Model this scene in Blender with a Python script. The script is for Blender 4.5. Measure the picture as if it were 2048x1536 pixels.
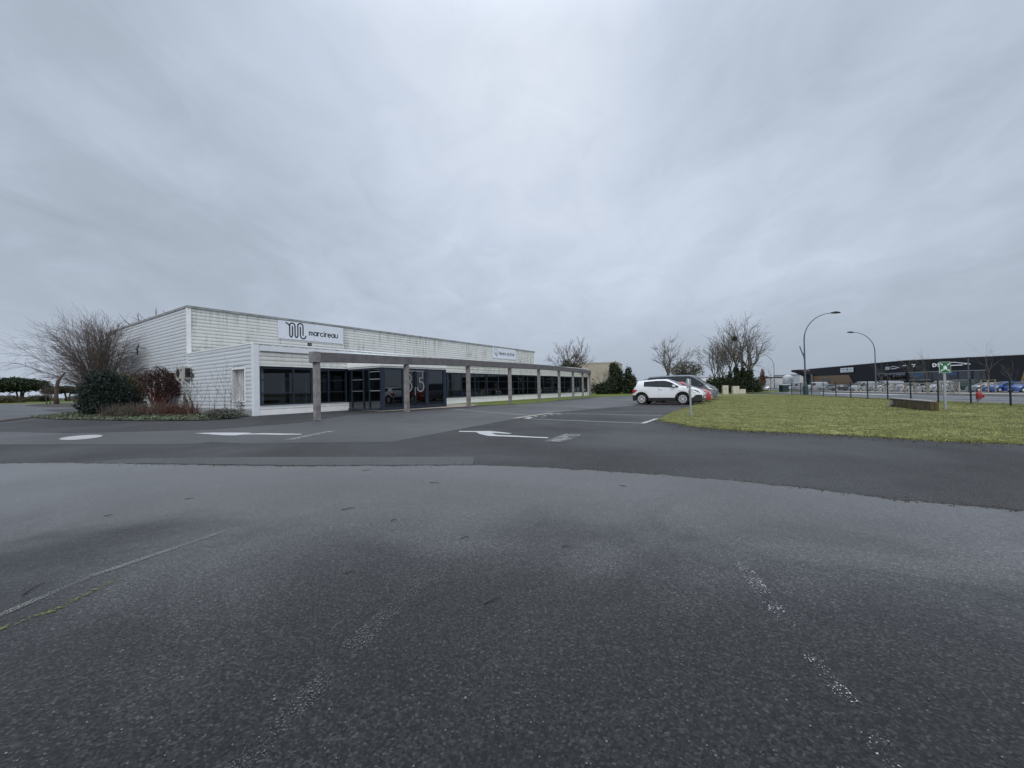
import bpy, bmesh, math, random
import numpy as np
from mathutils import Vector, Matrix
random.seed(7)
rnd = random.random
def ru(a, b): return a + (b - a) * random.random()
S = bpy.context.scene
for o in list(bpy.data.objects): bpy.data.objects.remove(o)

# ------------------------------------------------------------------ camera
FPX, CX, CY, H = 806.0, 1024.0, 768.0, 1.25
ROLL = math.atan(0.0197); PITCH = math.atan(10.0 / FPX)
_d = np.array([0, math.cos(PITCH), math.sin(PITCH)]); _r = np.array([1.0, 0, 0]); _u = np.cross(_r, _d)
_R = _r * math.cos(ROLL) - _u * math.sin(ROLL); _U = _u * math.cos(ROLL) + _r * math.sin(ROLL)
_O = np.array([0, 0, H])
cd = bpy.data.cameras.new('camera'); cam = bpy.data.objects.new('camera', cd); S.collection.objects.link(cam)
cd.sensor_fit = 'HORIZONTAL'; cd.sensor_width = 36; cd.lens = 36 * FPX / 2048
cd.clip_start = 0.05; cd.clip_end = 3000
cam.matrix_world = Matrix(((_R[0], _U[0], -_d[0], 0), (_R[1], _U[1], -_d[1], 0), (_R[2], _U[2], -_d[2], H), (0, 0, 0, 1)))
S.camera = cam

# ------------------------------------------------------------------ world and sun
SUN_EL, SUN_AZ = 40.0, 176.0      # azimuth clockwise from +Y
W = bpy.data.worlds.new('World'); S.world = W; W.use_nodes = True
def build_world():
    nt = W.node_tree; N = nt.nodes; L = nt.links; N.clear()
    out = N.new('ShaderNodeOutputWorld'); bg = N.new('ShaderNodeBackground'); bg.inputs[1].default_value = 0.1
    sky = N.new('ShaderNodeTexSky'); sky.sky_type = 'NISHITA'; sky.sun_disc = False
    sky.sun_elevation = math.radians(SUN_EL); sky.sun_rotation = math.radians(SUN_AZ)
    sky.dust_density = 4; sky.air_density = 1.5
    tc = N.new('ShaderNodeTexCoord'); sp = N.new('ShaderNodeSeparateXYZ'); L.new(tc.outputs['Generated'], sp.inputs[0])
    def M(op, a, b=None, c=None, clamp=False):
        n = N.new('ShaderNodeMath'); n.operation = op; n.use_clamp = clamp
        for i, v in enumerate((a, b, c)):
            if v is None: continue
            if isinstance(v, (int, float)): n.inputs[i].default_value = v
            else: L.new(v, n.inputs[i])
        return n.outputs[0]
    z = M('MAXIMUM', sp.outputs[2], 0.0)
    zz = M('ADD', z, 0.30)
    u = M('DIVIDE', sp.outputs[0], zz); v = M('DIVIDE', sp.outputs[1], zz)
    cb = N.new('ShaderNodeCombineXYZ'); L.new(u, cb.inputs[0]); L.new(v, cb.inputs[1])
    def noise(scale, sx, sy, det, rough, dist, off, rot=0):
        mp = N.new('ShaderNodeMapping'); mp.inputs['Scale'].default_value = (sx, sy, 1); mp.inputs['Location'].default_value = off
        mp.inputs['Rotation'].default_value = (0, 0, math.radians(rot))
        L.new(cb.outputs[0], mp.inputs[0])
        n = N.new('ShaderNodeTexNoise'); n.inputs['Scale'].default_value = scale; n.inputs['Detail'].default_value = det
        n.inputs['Roughness'].default_value = rough; n.inputs['Distortion'].default_value = dist
        L.new(mp.outputs[0], n.inputs['Vector']); return n.outputs['Fac']
    n1 = noise(1.7, 1.0, 0.62, 6, 0.52, 0.9, (3.1, 1.7, 0), 14)
    n2 = noise(0.8, 1.0, 0.7, 4, 0.5, 0.5, (7.3, 2.2, 0), -20)
    n3 = noise(5.2, 1.0, 0.75, 6, 0.6, 0.8, (1.3, 5.0, 0), 25)
    # broad glow where the cloud is thin
    def lobe(px, py, p):
        w = _d + _R * (px - CX) / FPX - _U * (py - CY) / FPX; w = w / np.linalg.norm(w)
        dp = N.new('ShaderNodeVectorMath'); dp.operation = 'DOT_PRODUCT'; dp.inputs[1].default_value = tuple(w)
        L.new(tc.outputs['Generated'], dp.inputs[0])
        return M('POWER', M('MAXIMUM', dp.outputs['Value'], 0.0), p)
    g1 = lobe(1130, 40, 7.0)
    g2 = lobe(1210, 360, 22.0)
    gl = lobe(620, 300, 30.0)
    t = M('MULTIPLY_ADD', M('SUBTRACT', n1, 0.5), 0.42, 0.45)
    t = M('ADD', t, M('MULTIPLY', M('SUBTRACT', n2, 0.5), 0.42))
    t = M('ADD', t, M('MULTIPLY', M('SUBTRACT', n3, 0.5), 0.30))
    t = M('ADD', t, M('MULTIPLY', g1, 0.36))
    t = M('ADD', t, M('MULTIPLY', g2, 0.03))
    t = M('ADD', t, M('MULTIPLY', lobe(1480, 170, 60.0), -0.20))
    t = M('ADD', t, M('MULTIPLY', lobe(120, 250, 12.0), -0.10))
    # near the horizon the streaks melt into an even grey
    hz = M('MULTIPLY', z, 4.5, clamp=True)
    lo = M('ADD', 0.33, M('MULTIPLY', sp.outputs[0], -0.16))
    t = M('ADD', M('MULTIPLY', t, hz), M('MULTIPLY', lo, M('SUBTRACT', 1.0, hz)))
    rp = N.new('ShaderNodeValToRGB'); L.new(t, rp.inputs[0])
    e = rp.color_ramp.elements; e[0].position = 0.0; e[0].color = (0.292, 0.339, 0.403, 1); e[1].position = 1.0; e[1].color = (0.77, 0.835, 0.925, 1)
    k = e.new(0.35); k.color = (0.415, 0.4775, 0.570, 1)
    k = e.new(0.65); k.color = (0.570, 0.643, 0.770, 1)
    # overhead (outside the frame) an overcast sky is brighter
    mr = N.new('ShaderNodeMapRange'); mr.interpolation_type = 'SMOOTHSTEP'; mr.inputs['From Min'].default_value = 0.64; mr.inputs['From Max'].default_value = 1.0
    mr.inputs['To Min'].default_value = 10.0; mr.inputs['To Max'].default_value = 30.0; L.new(z, mr.inputs['Value'])
    vm = N.new('ShaderNodeVectorMath'); vm.operation = 'SCALE'; L.new(rp.outputs[0], vm.inputs[0]); L.new(mr.outputs[0], vm.inputs['Scale'])
    mx = N.new('ShaderNodeMixRGB'); mx.inputs[0].default_value = 0.985
    L.new(sky.outputs[0], mx.inputs[1]); L.new(vm.outputs[0], mx.inputs[2])
    L.new(mx.outputs[0], bg.inputs[0]); L.new(bg.outputs[0], out.inputs[0])
build_world()
sd = bpy.data.lights.new('sun', 'SUN'); sd.energy = 1.5; sd.angle = math.radians(35); sd.color = (1.0, 0.955, 0.90)
sun = bpy.data.objects.new('sun', sd); S.collection.objects.link(sun)
_az, _el = math.radians(SUN_AZ), math.radians(SUN_EL)
sdir = Vector((math.sin(_az) * math.cos(_el), math.cos(_az) * math.cos(_el), math.sin(_el)))
sun.rotation_euler = sdir.to_track_quat('Z', 'Y').to_euler(); sun.location = sdir * 50
S.view_settings.view_transform = 'Standard'; S.view_settings.look = 'None'; S.view_settings.exposure = 0.0; S.view_settings.gamma = 1.0
S.render.engine = 'CYCLES'

# ------------------------------------------------------------------ ground finding
def ray(px, py): return _d + _R * (px - CX) / FPX - _U * (py - CY) / FPX
def gnd(px, py, z=0.0):
    v = ray(px, py); t = (z - H) / v[2]; p = _O + v * t; return (p[0], p[1])
def atY(px, Y):       # X of an image column at ground distance Y
    v = ray(px, 775); return v[0] / v[1] * Y
def zat(px, py, Y):   # height seen at a pixel at distance Y
    v = ray(px, py); return H + v[2] / v[1] * Y
def sstep(a, b, x):
    t = min(1, max(0, (x - a) / (b - a))); return t * t * (3 - 2 * t)
def dip(x, y): return -0.65 * sstep(44, 60, x) * sstep(10, 30, y)

# ------------------------------------------------------------------ materials
def newmat(name):
    m = bpy.data.materials.new(name); m.use_nodes = True
    nt = m.node_tree; b = nt.nodes['Principled BSDF']; return m, nt, nt.nodes, nt.links, b
def mat(name, col, rough=0.6, metal=0.0, spec=0.5, vary=0.0, vscale=3.0, bump=0.0, bscale=20.0, coat=0.0, emit=None):
    m, nt, N, L, b = newmat(name)
    b.inputs['Base Color'].default_value = (*col, 1); b.inputs['Roughness'].default_value = rough
    b.inputs['Metallic'].default_value = metal; b.inputs['Specular IOR Level'].default_value = spec
    b.inputs['Coat Weight'].default_value = coat
    if emit: b.inputs['Emission Color'].default_value = (*emit[0], 1); b.inputs['Emission Strength'].default_value = emit[1]
    if vary or bump:
        tc = N.new('ShaderNodeTexCoord')
    if vary:
        n = N.new('ShaderNodeTexNoise'); n.inputs['Scale'].default_value = vscale; n.inputs['Detail'].default_value = 6; n.inputs['Roughness'].default_value = 0.62
        L.new(tc.outputs['Object'], n.inputs['Vector'])
        r = N.new('ShaderNodeValToRGB'); L.new(n.outputs['Fac'], r.inputs[0])
        r.color_ramp.elements[0].position = 0.3; r.color_ramp.elements[1].position = 0.7
        r.color_ramp.elements[0].color = (*[c * (1 - vary) for c in col], 1); r.color_ramp.elements[1].color = (*[min(1, c * (1 + vary)) for c in col], 1)
        L.new(r.outputs[0], b.inputs['Base Color'])
    if bump:
        n2 = N.new('ShaderNodeTexNoise'); n2.inputs['Scale'].default_value = bscale; n2.inputs['Detail'].default_value = 4
        L.new(tc.outputs['Object'], n2.inputs['Vector'])
        bp = N.new('ShaderNodeBump'); bp.inputs['Strength'].default_value = bump; bp.inputs['Distance'].default_value = 0.02
        L.new(n2.outputs['Fac'], bp.inputs['Height']); L.new(bp.outputs[0], b.inputs['Normal'])
    return m

def nz(N, L, vec, scale, det=4, rough=0.55, dist=0.0):
    n = N.new('ShaderNodeTexNoise'); n.inputs['Scale'].default_value = scale; n.inputs['Detail'].default_value = det
    n.inputs['Roughness'].default_value = rough; n.inputs['Distortion'].default_value = dist
    L.new(vec, n.inputs['Vector']); return n.outputs['Fac']
def ramp(N, L, fac, stops):
    r = N.new('ShaderNodeValToRGB'); L.new(fac, r.inputs[0]); e = r.color_ramp.elements
    e[0].position, e[0].color = stops[0][0], (*stops[0][1], 1); e[1].position, e[1].color = stops[-1][0], (*stops[-1][1], 1)
    for p, c in stops[1:-1]:
        k = e.new(p); k.color = (*c, 1)
    return r.outputs[0]
def mixc(N, L, fac, a, b, mode='MIX'):
    m = N.new('ShaderNodeMixRGB'); m.blend_type = mode
    for i, v in ((0, fac), (1, a), (2, b)):
        if isinstance(v, (int, float)): m.inputs[i].default_value = v
        elif isinstance(v, tuple): m.inputs[i].default_value = (*v, 1)
        else: L.new(v, m.inputs[i])
    return m.outputs[0]
def g3(v): return (v, v, v)

def asphalt(name, dark, light, stone=1.0, seed=0.0, rlo=0.42, rhi=0.72, spec=0.5, sheen=0.0, near_dark=False):
    m, nt, N, L, b = newmat(name)
    tc = N.new('ShaderNodeTexCoord'); mp = N.new('ShaderNodeMapping'); mp.inputs['Location'].default_value = (seed, seed * 1.7, 0)
    L.new(tc.outputs['Object'], mp.inputs[0]); v = mp.outputs[0]
    big = nz(N, L, v, 0.22, 4, 0.5, 0.6)
    mid = nz(N, L, v, 1.6, 5, 0.6)
    col = ramp(N, L, big, [(0.34, dark), (0.66, light)])
    col = mixc(N, L, 0.55, col, ramp(N, L, mid, [(0.3, g3(0.35)), (0.7, g3(0.65))]), 'OVERLAY')
    # stones of the wearing course
    vo = N.new('ShaderNodeTexVoronoi'); vo.inputs['Scale'].default_value = 95; L.new(v, vo.inputs['Vector'])
    hs = N.new('ShaderNodeSeparateColor'); L.new(vo.outputs['Color'], hs.inputs[0])
    sp = ramp(N, L, hs.outputs[0], [(0.0, g3(0.10)), (0.45, g3(0.38)), (0.86, g3(0.66)), (0.95, g3(1.0))])
    col = mixc(N, L, 0.95 * stone, col, sp, 'OVERLAY')
    fn = nz(N, L, v, 60, 3, 0.75)
    col = mixc(N, L, 0.7 * stone, col, ramp(N, L, fn, [(0.3, g3(0.25)), (0.7, g3(0.75))]), 'OVERLAY')
    col = mixc(N, L, 0.85 * stone, col, ramp(N, L, hs.outputs[2], [(0.0, g3(0.22)), (0.55, g3(1.0)), (1.0, g3(1.0))]), 'MULTIPLY')
    ed = N.new('ShaderNodeTexVoronoi'); ed.feature = 'DISTANCE_TO_EDGE'; ed.inputs['Scale'].default_value = 95; L.new(v, ed.inputs['Vector'])
    col = mixc(N, L, 0.7 * stone, col, ramp(N, L, ed.outputs['Distance'], [(0.0, g3(0.25)), (0.13, g3(1.0)), (1.0, g3(1.0))]), 'MULTIPLY')
    # pale chippings
    v2 = N.new('ShaderNodeTexVoronoi'); v2.inputs['Scale'].default_value = 46; L.new(v, v2.inputs['Vector'])
    h2 = N.new('ShaderNodeSeparateColor'); L.new(v2.outputs['Color'], h2.inputs[0])
    a = N.new('ShaderNodeMath'); a.operation = 'GREATER_THAN'; L.new(h2.outputs[1], a.inputs[0]); a.inputs[1].default_value = 0.93
    c2 = N.new('ShaderNodeMath'); c2.operation = 'LESS_THAN'; L.new(v2.outputs['Distance'], c2.inputs[0]); c2.inputs[1].default_value = 0.17
    ml = N.new('ShaderNodeMath'); ml.operation = 'MULTIPLY'; L.new(a.outputs[0], ml.inputs[0]); L.new(c2.outputs[0], ml.inputs[1])
    m2 = N.new('ShaderNodeMath'); m2.operation = 'MULTIPLY'; L.new(ml.outputs[0], m2.inputs[0]); m2.inputs[1].default_value = 0.95 * stone
    col = mixc(N, L, m2.outputs[0], col, (0.30, 0.295, 0.28))
    b.inputs['Sheen Weight'].default_value = sheen
    if near_dark:   # darker in front, paler with more sheen further out, with a wandering edge
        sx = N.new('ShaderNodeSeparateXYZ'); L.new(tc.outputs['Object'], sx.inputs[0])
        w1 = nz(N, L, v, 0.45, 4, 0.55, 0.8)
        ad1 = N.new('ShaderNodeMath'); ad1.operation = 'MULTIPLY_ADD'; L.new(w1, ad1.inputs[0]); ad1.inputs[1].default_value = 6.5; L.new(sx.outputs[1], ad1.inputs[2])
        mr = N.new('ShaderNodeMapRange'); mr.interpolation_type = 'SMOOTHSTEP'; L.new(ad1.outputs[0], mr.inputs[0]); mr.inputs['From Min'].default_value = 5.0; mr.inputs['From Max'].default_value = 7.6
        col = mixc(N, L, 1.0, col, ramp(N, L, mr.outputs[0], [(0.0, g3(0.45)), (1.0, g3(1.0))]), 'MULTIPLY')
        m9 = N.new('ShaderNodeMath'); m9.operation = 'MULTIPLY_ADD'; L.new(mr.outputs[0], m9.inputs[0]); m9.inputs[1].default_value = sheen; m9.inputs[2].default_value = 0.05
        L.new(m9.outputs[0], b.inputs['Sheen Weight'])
    L.new(col, b.inputs['Base Color'])
    rr = N.new('ShaderNodeMapRange'); L.new(big, rr.inputs[0]); rr.inputs['From Min'].default_value = 0.3; rr.inputs['From Max'].default_value = 0.7
    rr.inputs['To Min'].default_value = rhi; rr.inputs['To Max'].default_value = rlo; L.new(rr.outputs[0], b.inputs['Roughness'])
    b.inputs['Specular IOR Level'].default_value = spec
    b.inputs['Sheen Roughness'].default_value = 0.36
    ad = N.new('ShaderNodeMath'); ad.operation = 'ADD'; L.new(vo.outputs['Distance'], ad.inputs[0]); L.new(fn, ad.inputs[1])
    bp = N.new('ShaderNodeBump'); bp.inputs['Strength'].default_value = 0.3 * stone; bp.inputs['Distance'].default_value = 0.003
    L.new(ad.outputs[0], bp.inputs['Height']); L.new(bp.outputs[0], b.inputs['Normal'])
    return m

def worn_paint(name, col, cover=0.5, scale=9.0, fine=60.0):
    """paint worn away in patches: transparent where it has gone"""
    m, nt, N, L, b = newmat(name)
    tc = N.new('ShaderNodeTexCoord'); v = tc.outputs['Object']
    a = nz(N, L, v, scale, 4, 0.7); f = nz(N, L, v, fine, 2, 0.6)
    s = N.new('ShaderNodeMath'); s.operation = 'MULTIPLY_ADD'; L.new(f, s.inputs[0]); s.inputs[1].default_value = 1.0
    s3 = N.new('ShaderNodeMath'); s3.operation = 'MULTIPLY'; L.new(a, s3.inputs[0]); s3.inputs[1].default_value = 0.45; L.new(s3.outputs[0], s.inputs[2])
    r = N.new('ShaderNodeMapRange'); L.new(s.outputs[0], r.inputs[0])
    c = 0.725 + (0.5 - cover) * 0.42
    r.inputs['From Min'].default_value = c - 0.035; r.inputs['From Max'].default_value = c + 0.035
    b.inputs['Base Color'].default_value = (*col, 1); b.inputs['Roughness'].default_value = 0.7
    L.new(r.outputs[0], b.inputs['Alpha'])
    return m

def siding_mat(name, dirt, stain):
    m, nt, N, L, b = newmat(name)
    tc = N.new('ShaderNodeTexCoord'); v = tc.outputs['Object']
    mp = N.new('ShaderNodeMapping'); mp.inputs['Scale'].default_value = (1.3, 1.3, 0.10); L.new(v, mp.inputs[0])
    streak = nz(N, L, mp.outputs[0], 2.6, 5, 0.65)
    mpb = N.new('ShaderNodeMapping'); mpb.inputs['Scale'].default_value = (0.16, 0.16, 0.5); L.new(v, mpb.inputs[0])
    big = nz(N, L, mpb.outputs[0], 1.0, 3, 0.5)
    fine = nz(N, L, v, 6.0, 5, 0.7)
    col = mixc(N, L, 1.0, (0.77, 0.785, 0.77), (1, 1, 1), 'MULTIPLY') if stain > .5 else mixc(N, L, 1.0, (0.72, 0.76, 0.80), (1, 1, 1), 'MULTIPLY')  # end wall base is bluer: skylight tint put into the colour
    col = mixc(N, L, ramp(N, L, fine, [(0.35, g3(0.0)), (0.75, g3(dirt))]), col, (0.57, 0.58, 0.52))
    f = mixc(N, L, 1.0, ramp(N, L, streak, [(0.48, g3(0.0)), (0.66, g3(1.0))]), ramp(N, L, big, [(0.38, g3(0.0)), (0.58, g3(stain))]), 'MULTIPLY')
    col = mixc(N, L, f, col, (0.20, 0.205, 0.14))
    # algae under the parapet cap and along seams
    sx = N.new('ShaderNodeSeparateXYZ'); L.new(v, sx.inputs[0])
    band = ramp(N, L, nz(N, L, v, 3.0, 4, 0.7), [(0.45, g3(0.0)), (0.62, g3(1.0))])
    zr = N.new('ShaderNodeMapRange'); L.new(sx.outputs[2], zr.inputs[0]); zr.inputs['From Min'].default_value = 3.85; zr.inputs['From Max'].default_value = 4.1
    z2 = N.new('ShaderNodeMapRange'); L.new(sx.outputs[2], z2.inputs[0]); z2.inputs['From Min'].default_value = 4.9; z2.inputs['From Max'].default_value = 4.2
    mm = N.new('ShaderNodeMath'); mm.operation = 'MULTIPLY'; L.new(zr.outputs[0], mm.inputs[0]); L.new(z2.outputs[0], mm.inputs[1])
    m3 = N.new('ShaderNodeMath'); m3.operation = 'MULTIPLY'; L.new(mm.outputs[0], m3.inputs[0]); m3.inputs[1].default_value = 0.75 * (1 if stain > 0.5 else 0.12)
    f2 = mixc(N, L, 1.0, band, m3.outputs[0], 'MULTIPLY')
    col = mixc(N, L, f2, col, (0.17, 0.18, 0.09))
    L.new(col, b.inputs['Base Color']); b.inputs['Roughness'].default_value = 0.5
    return m

def foliage(name, c1, c2, scale=1.2, rough=0.65):
    m, nt, N, L, b = newmat(name)
    tc = N.new('ShaderNodeTexCoord'); v = tc.outputs['Object']
    gi = N.new('ShaderNodeNewGeometry')
    n = nz(N, L, v, scale, 4, 0.7)
    a = N.new('ShaderNodeMath'); a.operation = 'MULTIPLY_ADD'; L.new(gi.outputs['Random Per Island'], a.inputs[0]); a.inputs[1].default_value = 0.5; L.new(n, a.inputs[2])
    L.new(ramp(N, L, a.outputs[0], [(0.45, c1), (1.05, c2)]), b.inputs['Base Color'])
    b.inputs['Roughness'].default_value = rough; b.inputs['Specular IOR Level'].default_value = 0.3
    return m

def glass_mat(name, tint=(0.30, 0.33, 0.34), extra=1.25):
    m, nt, N, L, b = newmat(name); N.remove(b)
    out = [n for n in N if n.type == 'OUTPUT_MATERIAL'][0]
    ge = N.new('ShaderNodeNewGeometry'); dp = N.new('ShaderNodeVectorMath'); dp.operation = 'DOT_PRODUCT'
    L.new(ge.outputs['Incoming'], dp.inputs[0]); L.new(ge.outputs['Normal'], dp.inputs[1])
    def mm(op, a, b):
        n = N.new('ShaderNodeMath'); n.operation = op
        for i, v in ((0, a), (1, b)):
            if isinstance(v, (int, float)): n.inputs[i].default_value = v
            else: L.new(v, n.inputs[i])
        return n.outputs[0]
    p5 = mm('POWER', mm('SUBTRACT', 1.0, mm('ABSOLUTE', dp.outputs['Value'], 0)), 4.0)
    ml = N.new('ShaderNodeMath'); ml.operation = 'MULTIPLY'; ml.use_clamp = True; L.new(mm('ADD', mm('MULTIPLY', p5, 0.93), 0.06), ml.inputs[0]); ml.inputs[1].default_value = extra
    tr = N.new('ShaderNodeBsdfTransparent'); tr.inputs[0].default_value = (*tint, 1)
    gl = N.new('ShaderNodeBsdfGlossy'); gl.inputs['Roughness'].default_value = 0.015; gl.inputs[0].default_value = (0.85, 0.9, 0.95, 1)
    mx = N.new('ShaderNodeMixShader'); L.new(ml.outputs[0], mx.inputs[0]); L.new(tr.outputs[0], mx.inputs[1]); L.new(gl.outputs[0], mx.inputs[2])
    L.new(mx.outputs[0], out.inputs[0]); return m

M_ = {}
M_['asphalt_old'] = asphalt('asphalt_old', (0.038, 0.0380, 0.0365), (0.057, 0.057, 0.0545), 0.9, 3.0, 0.55, 0.8, 0.4)
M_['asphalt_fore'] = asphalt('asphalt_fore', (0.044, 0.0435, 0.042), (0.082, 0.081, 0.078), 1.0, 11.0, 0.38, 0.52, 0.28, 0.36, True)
M_['asphalt_lot'] = asphalt('asphalt_lot', (0.062, 0.0615, 0.060), (0.085, 0.0845, 0.082), 0.8, 21.0, 0.45, 0.6, 0.45, 0.05)
M_['asphalt_strip'] = asphalt('asphalt_strip', (0.066, 0.066, 0.066), (0.08, 0.08, 0.08), 0.6, 31.0, 0.55, 0.65)
M_['asphalt_road'] = asphalt('asphalt_road', (0.13, 0.132, 0.138), (0.155, 0.158, 0.165), 0.4, 41.0, 0.5, 0.6)
M_['concrete'] = mat('concrete', (0.33, 0.28, 0.22), 0.85, vary=0.3, vscale=2.5, bump=0.3)
M_['kerb'] = mat('kerb', (0.34, 0.33, 0.31), 0.85, vary=0.2, vscale=4)
M_['paint'] = worn_paint('paint', (0.46, 0.46, 0.45), 0.92, 3.0, 45.0)
M_['paint_line'] = worn_paint('paint_line', (0.40, 0.40, 0.39), 0.85, 5.0, 30.0)
M_['paint_worn'] = worn_paint('paint_worn', (0.20, 0.20, 0.19), 0.42, 2.0, 110.0)
M_['paint_faint'] = worn_paint('paint_faint', (0.14, 0.14, 0.135), 0.24, 3.0, 110.0)
M_['paint_dots'] = worn_paint('paint_dots', (0.50, 0.50, 0.49), 0.13, 5.0, 95.0)
M_['paint_red'] = worn_paint('paint_red', (0.20, 0.15, 0.14), 0.6, 8.0, 40.0)
M_['moss'] = worn_paint('moss', (0.12, 0.135, 0.03), 0.40, 2.0, 60.0)
M_['paint_yellowed'] = worn_paint('paint_yellowed', (0.36, 0.33, 0.27), 0.9, 5.0, 30.0)
M_['siding_front'] = siding_mat('siding_front', 0.45, 0.72)
M_['siding_side'] = siding_mat('siding_side', 0.22, 0.12)
M_['white_panel'] = mat('white_panel', (0.82, 0.83, 0.83), 0.45, vary=0.06, vscale=2)
M_['trim_side'] = mat('trim_side', (0.72, 0.76, 0.80), 0.45, vary=0.05, vscale=2)  # same sky-tinted colour as the end wall cladding
M_['cap'] = mat('cap', (0.27, 0.28, 0.28), 0.55, vary=0.35, vscale=1.8)
M_['groove'] = mat('groove', (0.2, 0.21, 0.22), 0.8)
M_['navy'] = mat('navy', (0.016, 0.026, 0.045), 0.4, vary=0.15, vscale=3)
M_['glass'] = glass_mat('glass')
M_['glass_dark'] = glass_mat('glass_dark', (0.10, 0.11, 0.12), 1.6)
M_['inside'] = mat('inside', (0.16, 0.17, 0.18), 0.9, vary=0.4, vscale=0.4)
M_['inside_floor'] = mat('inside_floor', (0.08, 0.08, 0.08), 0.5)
M_['blind'] = mat('blind', (0.5, 0.52, 0.5), 0.9)
M_['roof'] = mat('roof', (0.3, 0.31, 0.31), 0.9, vary=0.2)
M_['stone_post'] = mat('stone_post', (0.225, 0.215, 0.215), 0.85, vary=0.42, vscale=2.4, bump=0.5, bscale=14)
M_['stone_beam'] = mat('stone_beam', (0.140, 0.135, 0.140), 0.85, vary=0.22, vscale=2.0, bump=0.3)
M_['ink'] = mat('ink', (0.018, 0.022, 0.035), 0.5)
M_['board'] = mat('board', (0.68, 0.72, 0.78), 0.45, vary=0.04, vscale=1)
M_['black'] = mat('black', (0.012, 0.012, 0.013), 0.5)
M_['tyre'] = mat('tyre', (0.018, 0.018, 0.018), 0.85)
M_['cladding'] = mat('cladding', (0.02, 0.021, 0.023), 0.6)
M_['alloy'] = mat('alloy', (0.75, 0.76, 0.77), 0.35, metal=0.3)
M_['car_white'] = mat('car_white', (0.80, 0.82, 0.84), 0.22, coat=0.6)
M_['car_offwhite'] = mat('car_offwhite', (0.38, 0.40, 0.42), 0.35, coat=0.3)
M_['car_red'] = mat('car_red', (0.38, 0.018, 0.022), 0.22, coat=0.6)
M_['car_grey'] = mat('car_grey', (0.13, 0.145, 0.165), 0.3, metal=0.4, coat=0.6)
M_['car_silver'] = mat('car_silver', (0.24, 0.26, 0.28), 0.3, metal=0.4, coat=0.5)
M_['car_green'] = mat('car_green', (0.03, 0.045, 0.045), 0.3, coat=0.5)
M_['car_black'] = mat('car_black', (0.03, 0.035, 0.04), 0.3, coat=0.5)
M_['car_blue'] = mat('car_blue', (0.014, 0.07, 0.30), 0.3, coat=0.5)
M_['lamp_red'] = mat('lamp_red', (0.5, 0.02, 0.03), 0.2, coat=0.5)
M_['lamp_clear'] = mat('lamp_clear', (0.20, 0.22, 0.24), 0.12, metal=0.6)
M_['lamp_lit'] = mat('lamp_lit', (0.9, 0.9, 0.85), 0.3, emit=((1, 0.97, 0.9), 1.3))
M_['galv'] = mat('galv', (0.33, 0.35, 0.37), 0.5, metal=0.3, vary=0.15)
M_['lamp_post'] = mat('lamp_post', (0.075, 0.11, 0.13), 0.5, vary=0.15)
M_['fence_green'] = mat('fence_green', (0.012, 0.028, 0.030), 0.5)
M_['green_sign'] = mat('green_sign', (0.010, 0.13, 0.055), 0.4)
M_['white_sign'] = mat('white_sign', (0.75, 0.77, 0.78), 0.4)
M_['ac_case'] = mat('ac_case', (0.42, 0.42, 0.38), 0.6, vary=0.2, vscale=5)
M_['dark_shop'] = mat('dark_shop', (0.010, 0.013, 0.018), 0.65, spec=0.3, vary=0.12, vscale=0.3)
M_['bronze'] = mat('bronze', (0.19, 0.125, 0.065), 0.5, vary=0.08)
M_['beige_render'] = mat('beige_render', (0.40, 0.36, 0.295), 0.85, vary=0.10, vscale=0.4)
M_['pale_metal'] = mat('pale_metal', (0.55, 0.57, 0.58), 0.5, vary=0.1)
M_['hydrant'] = mat('hydrant', (0.34, 0.03, 0.04), 0.45, vary=0.15)
M_['bark'] = mat('bark', (0.075, 0.062, 0.052), 0.9, vary=0.3, vscale=4)
M_['bark_pale'] = mat('bark_pale', (0.14, 0.12, 0.105), 0.9, vary=0.3, vscale=4)
M_['twig_brown'] = mat('twig_brown', (0.105, 0.083, 0.070), 0.9, vary=0.3, vscale=1)
M_['twig_grey'] = mat('twig_grey', (0.13, 0.12, 0.105), 0.9, vary=0.3, vscale=0.6)
M_['twig_red'] = mat('twig_red', (0.085, 0.035, 0.030), 0.85, vary=0.3)
M_['rot_wood'] = mat('rot_wood', (0.10, 0.075, 0.055), 0.95, vary=0.5, vscale=2, bump=0.8, bscale=6)
M_['ivy'] = foliage('ivy', (0.012, 0.022, 0.010), (0.055, 0.075, 0.030))
M_['evergreen'] = foliage('evergreen', (0.006, 0.013, 0.011), (0.030, 0.050, 0.038))
M_['dark_hedge'] = foliage('dark_hedge', (0.012, 0.022, 0.012), (0.045, 0.060, 0.028), 0.6)
M_['olive_leaf'] = foliage('olive_leaf', (0.04, 0.045, 0.022), (0.11, 0.115, 0.055), 0.8)
M_['red_leaf'] = foliage('red_leaf', (0.020, 0.012, 0.011), (0.070, 0.030, 0.026), 1.4)
M_['pine_leaf'] = foliage('pine_leaf', (0.012, 0.024, 0.012), (0.035, 0.055, 0.026), 0.3)
M_['brown_leaf'] = foliage('brown_leaf', (0.04, 0.036, 0.022), (0.11, 0.10, 0.05), 0.8)
M_['rust_grass'] = foliage('rust_grass', (0.06, 0.032, 0.020), (0.17, 0.085, 0.045), 1.4)
M_['groundivy'] = foliage('groundivy', (0.030, 0.045, 0.022), (0.16, 0.19, 0.11), 2.0)
M_['grey_shrub'] = foliage('grey_shrub', (0.05, 0.055, 0.045), (0.16, 0.165, 0.14), 2.0)
M_['blade'] = foliage('blade', (0.055, 0.063, 0.012), (0.33, 0.325, 0.125), 0.9, 0.7)
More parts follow.
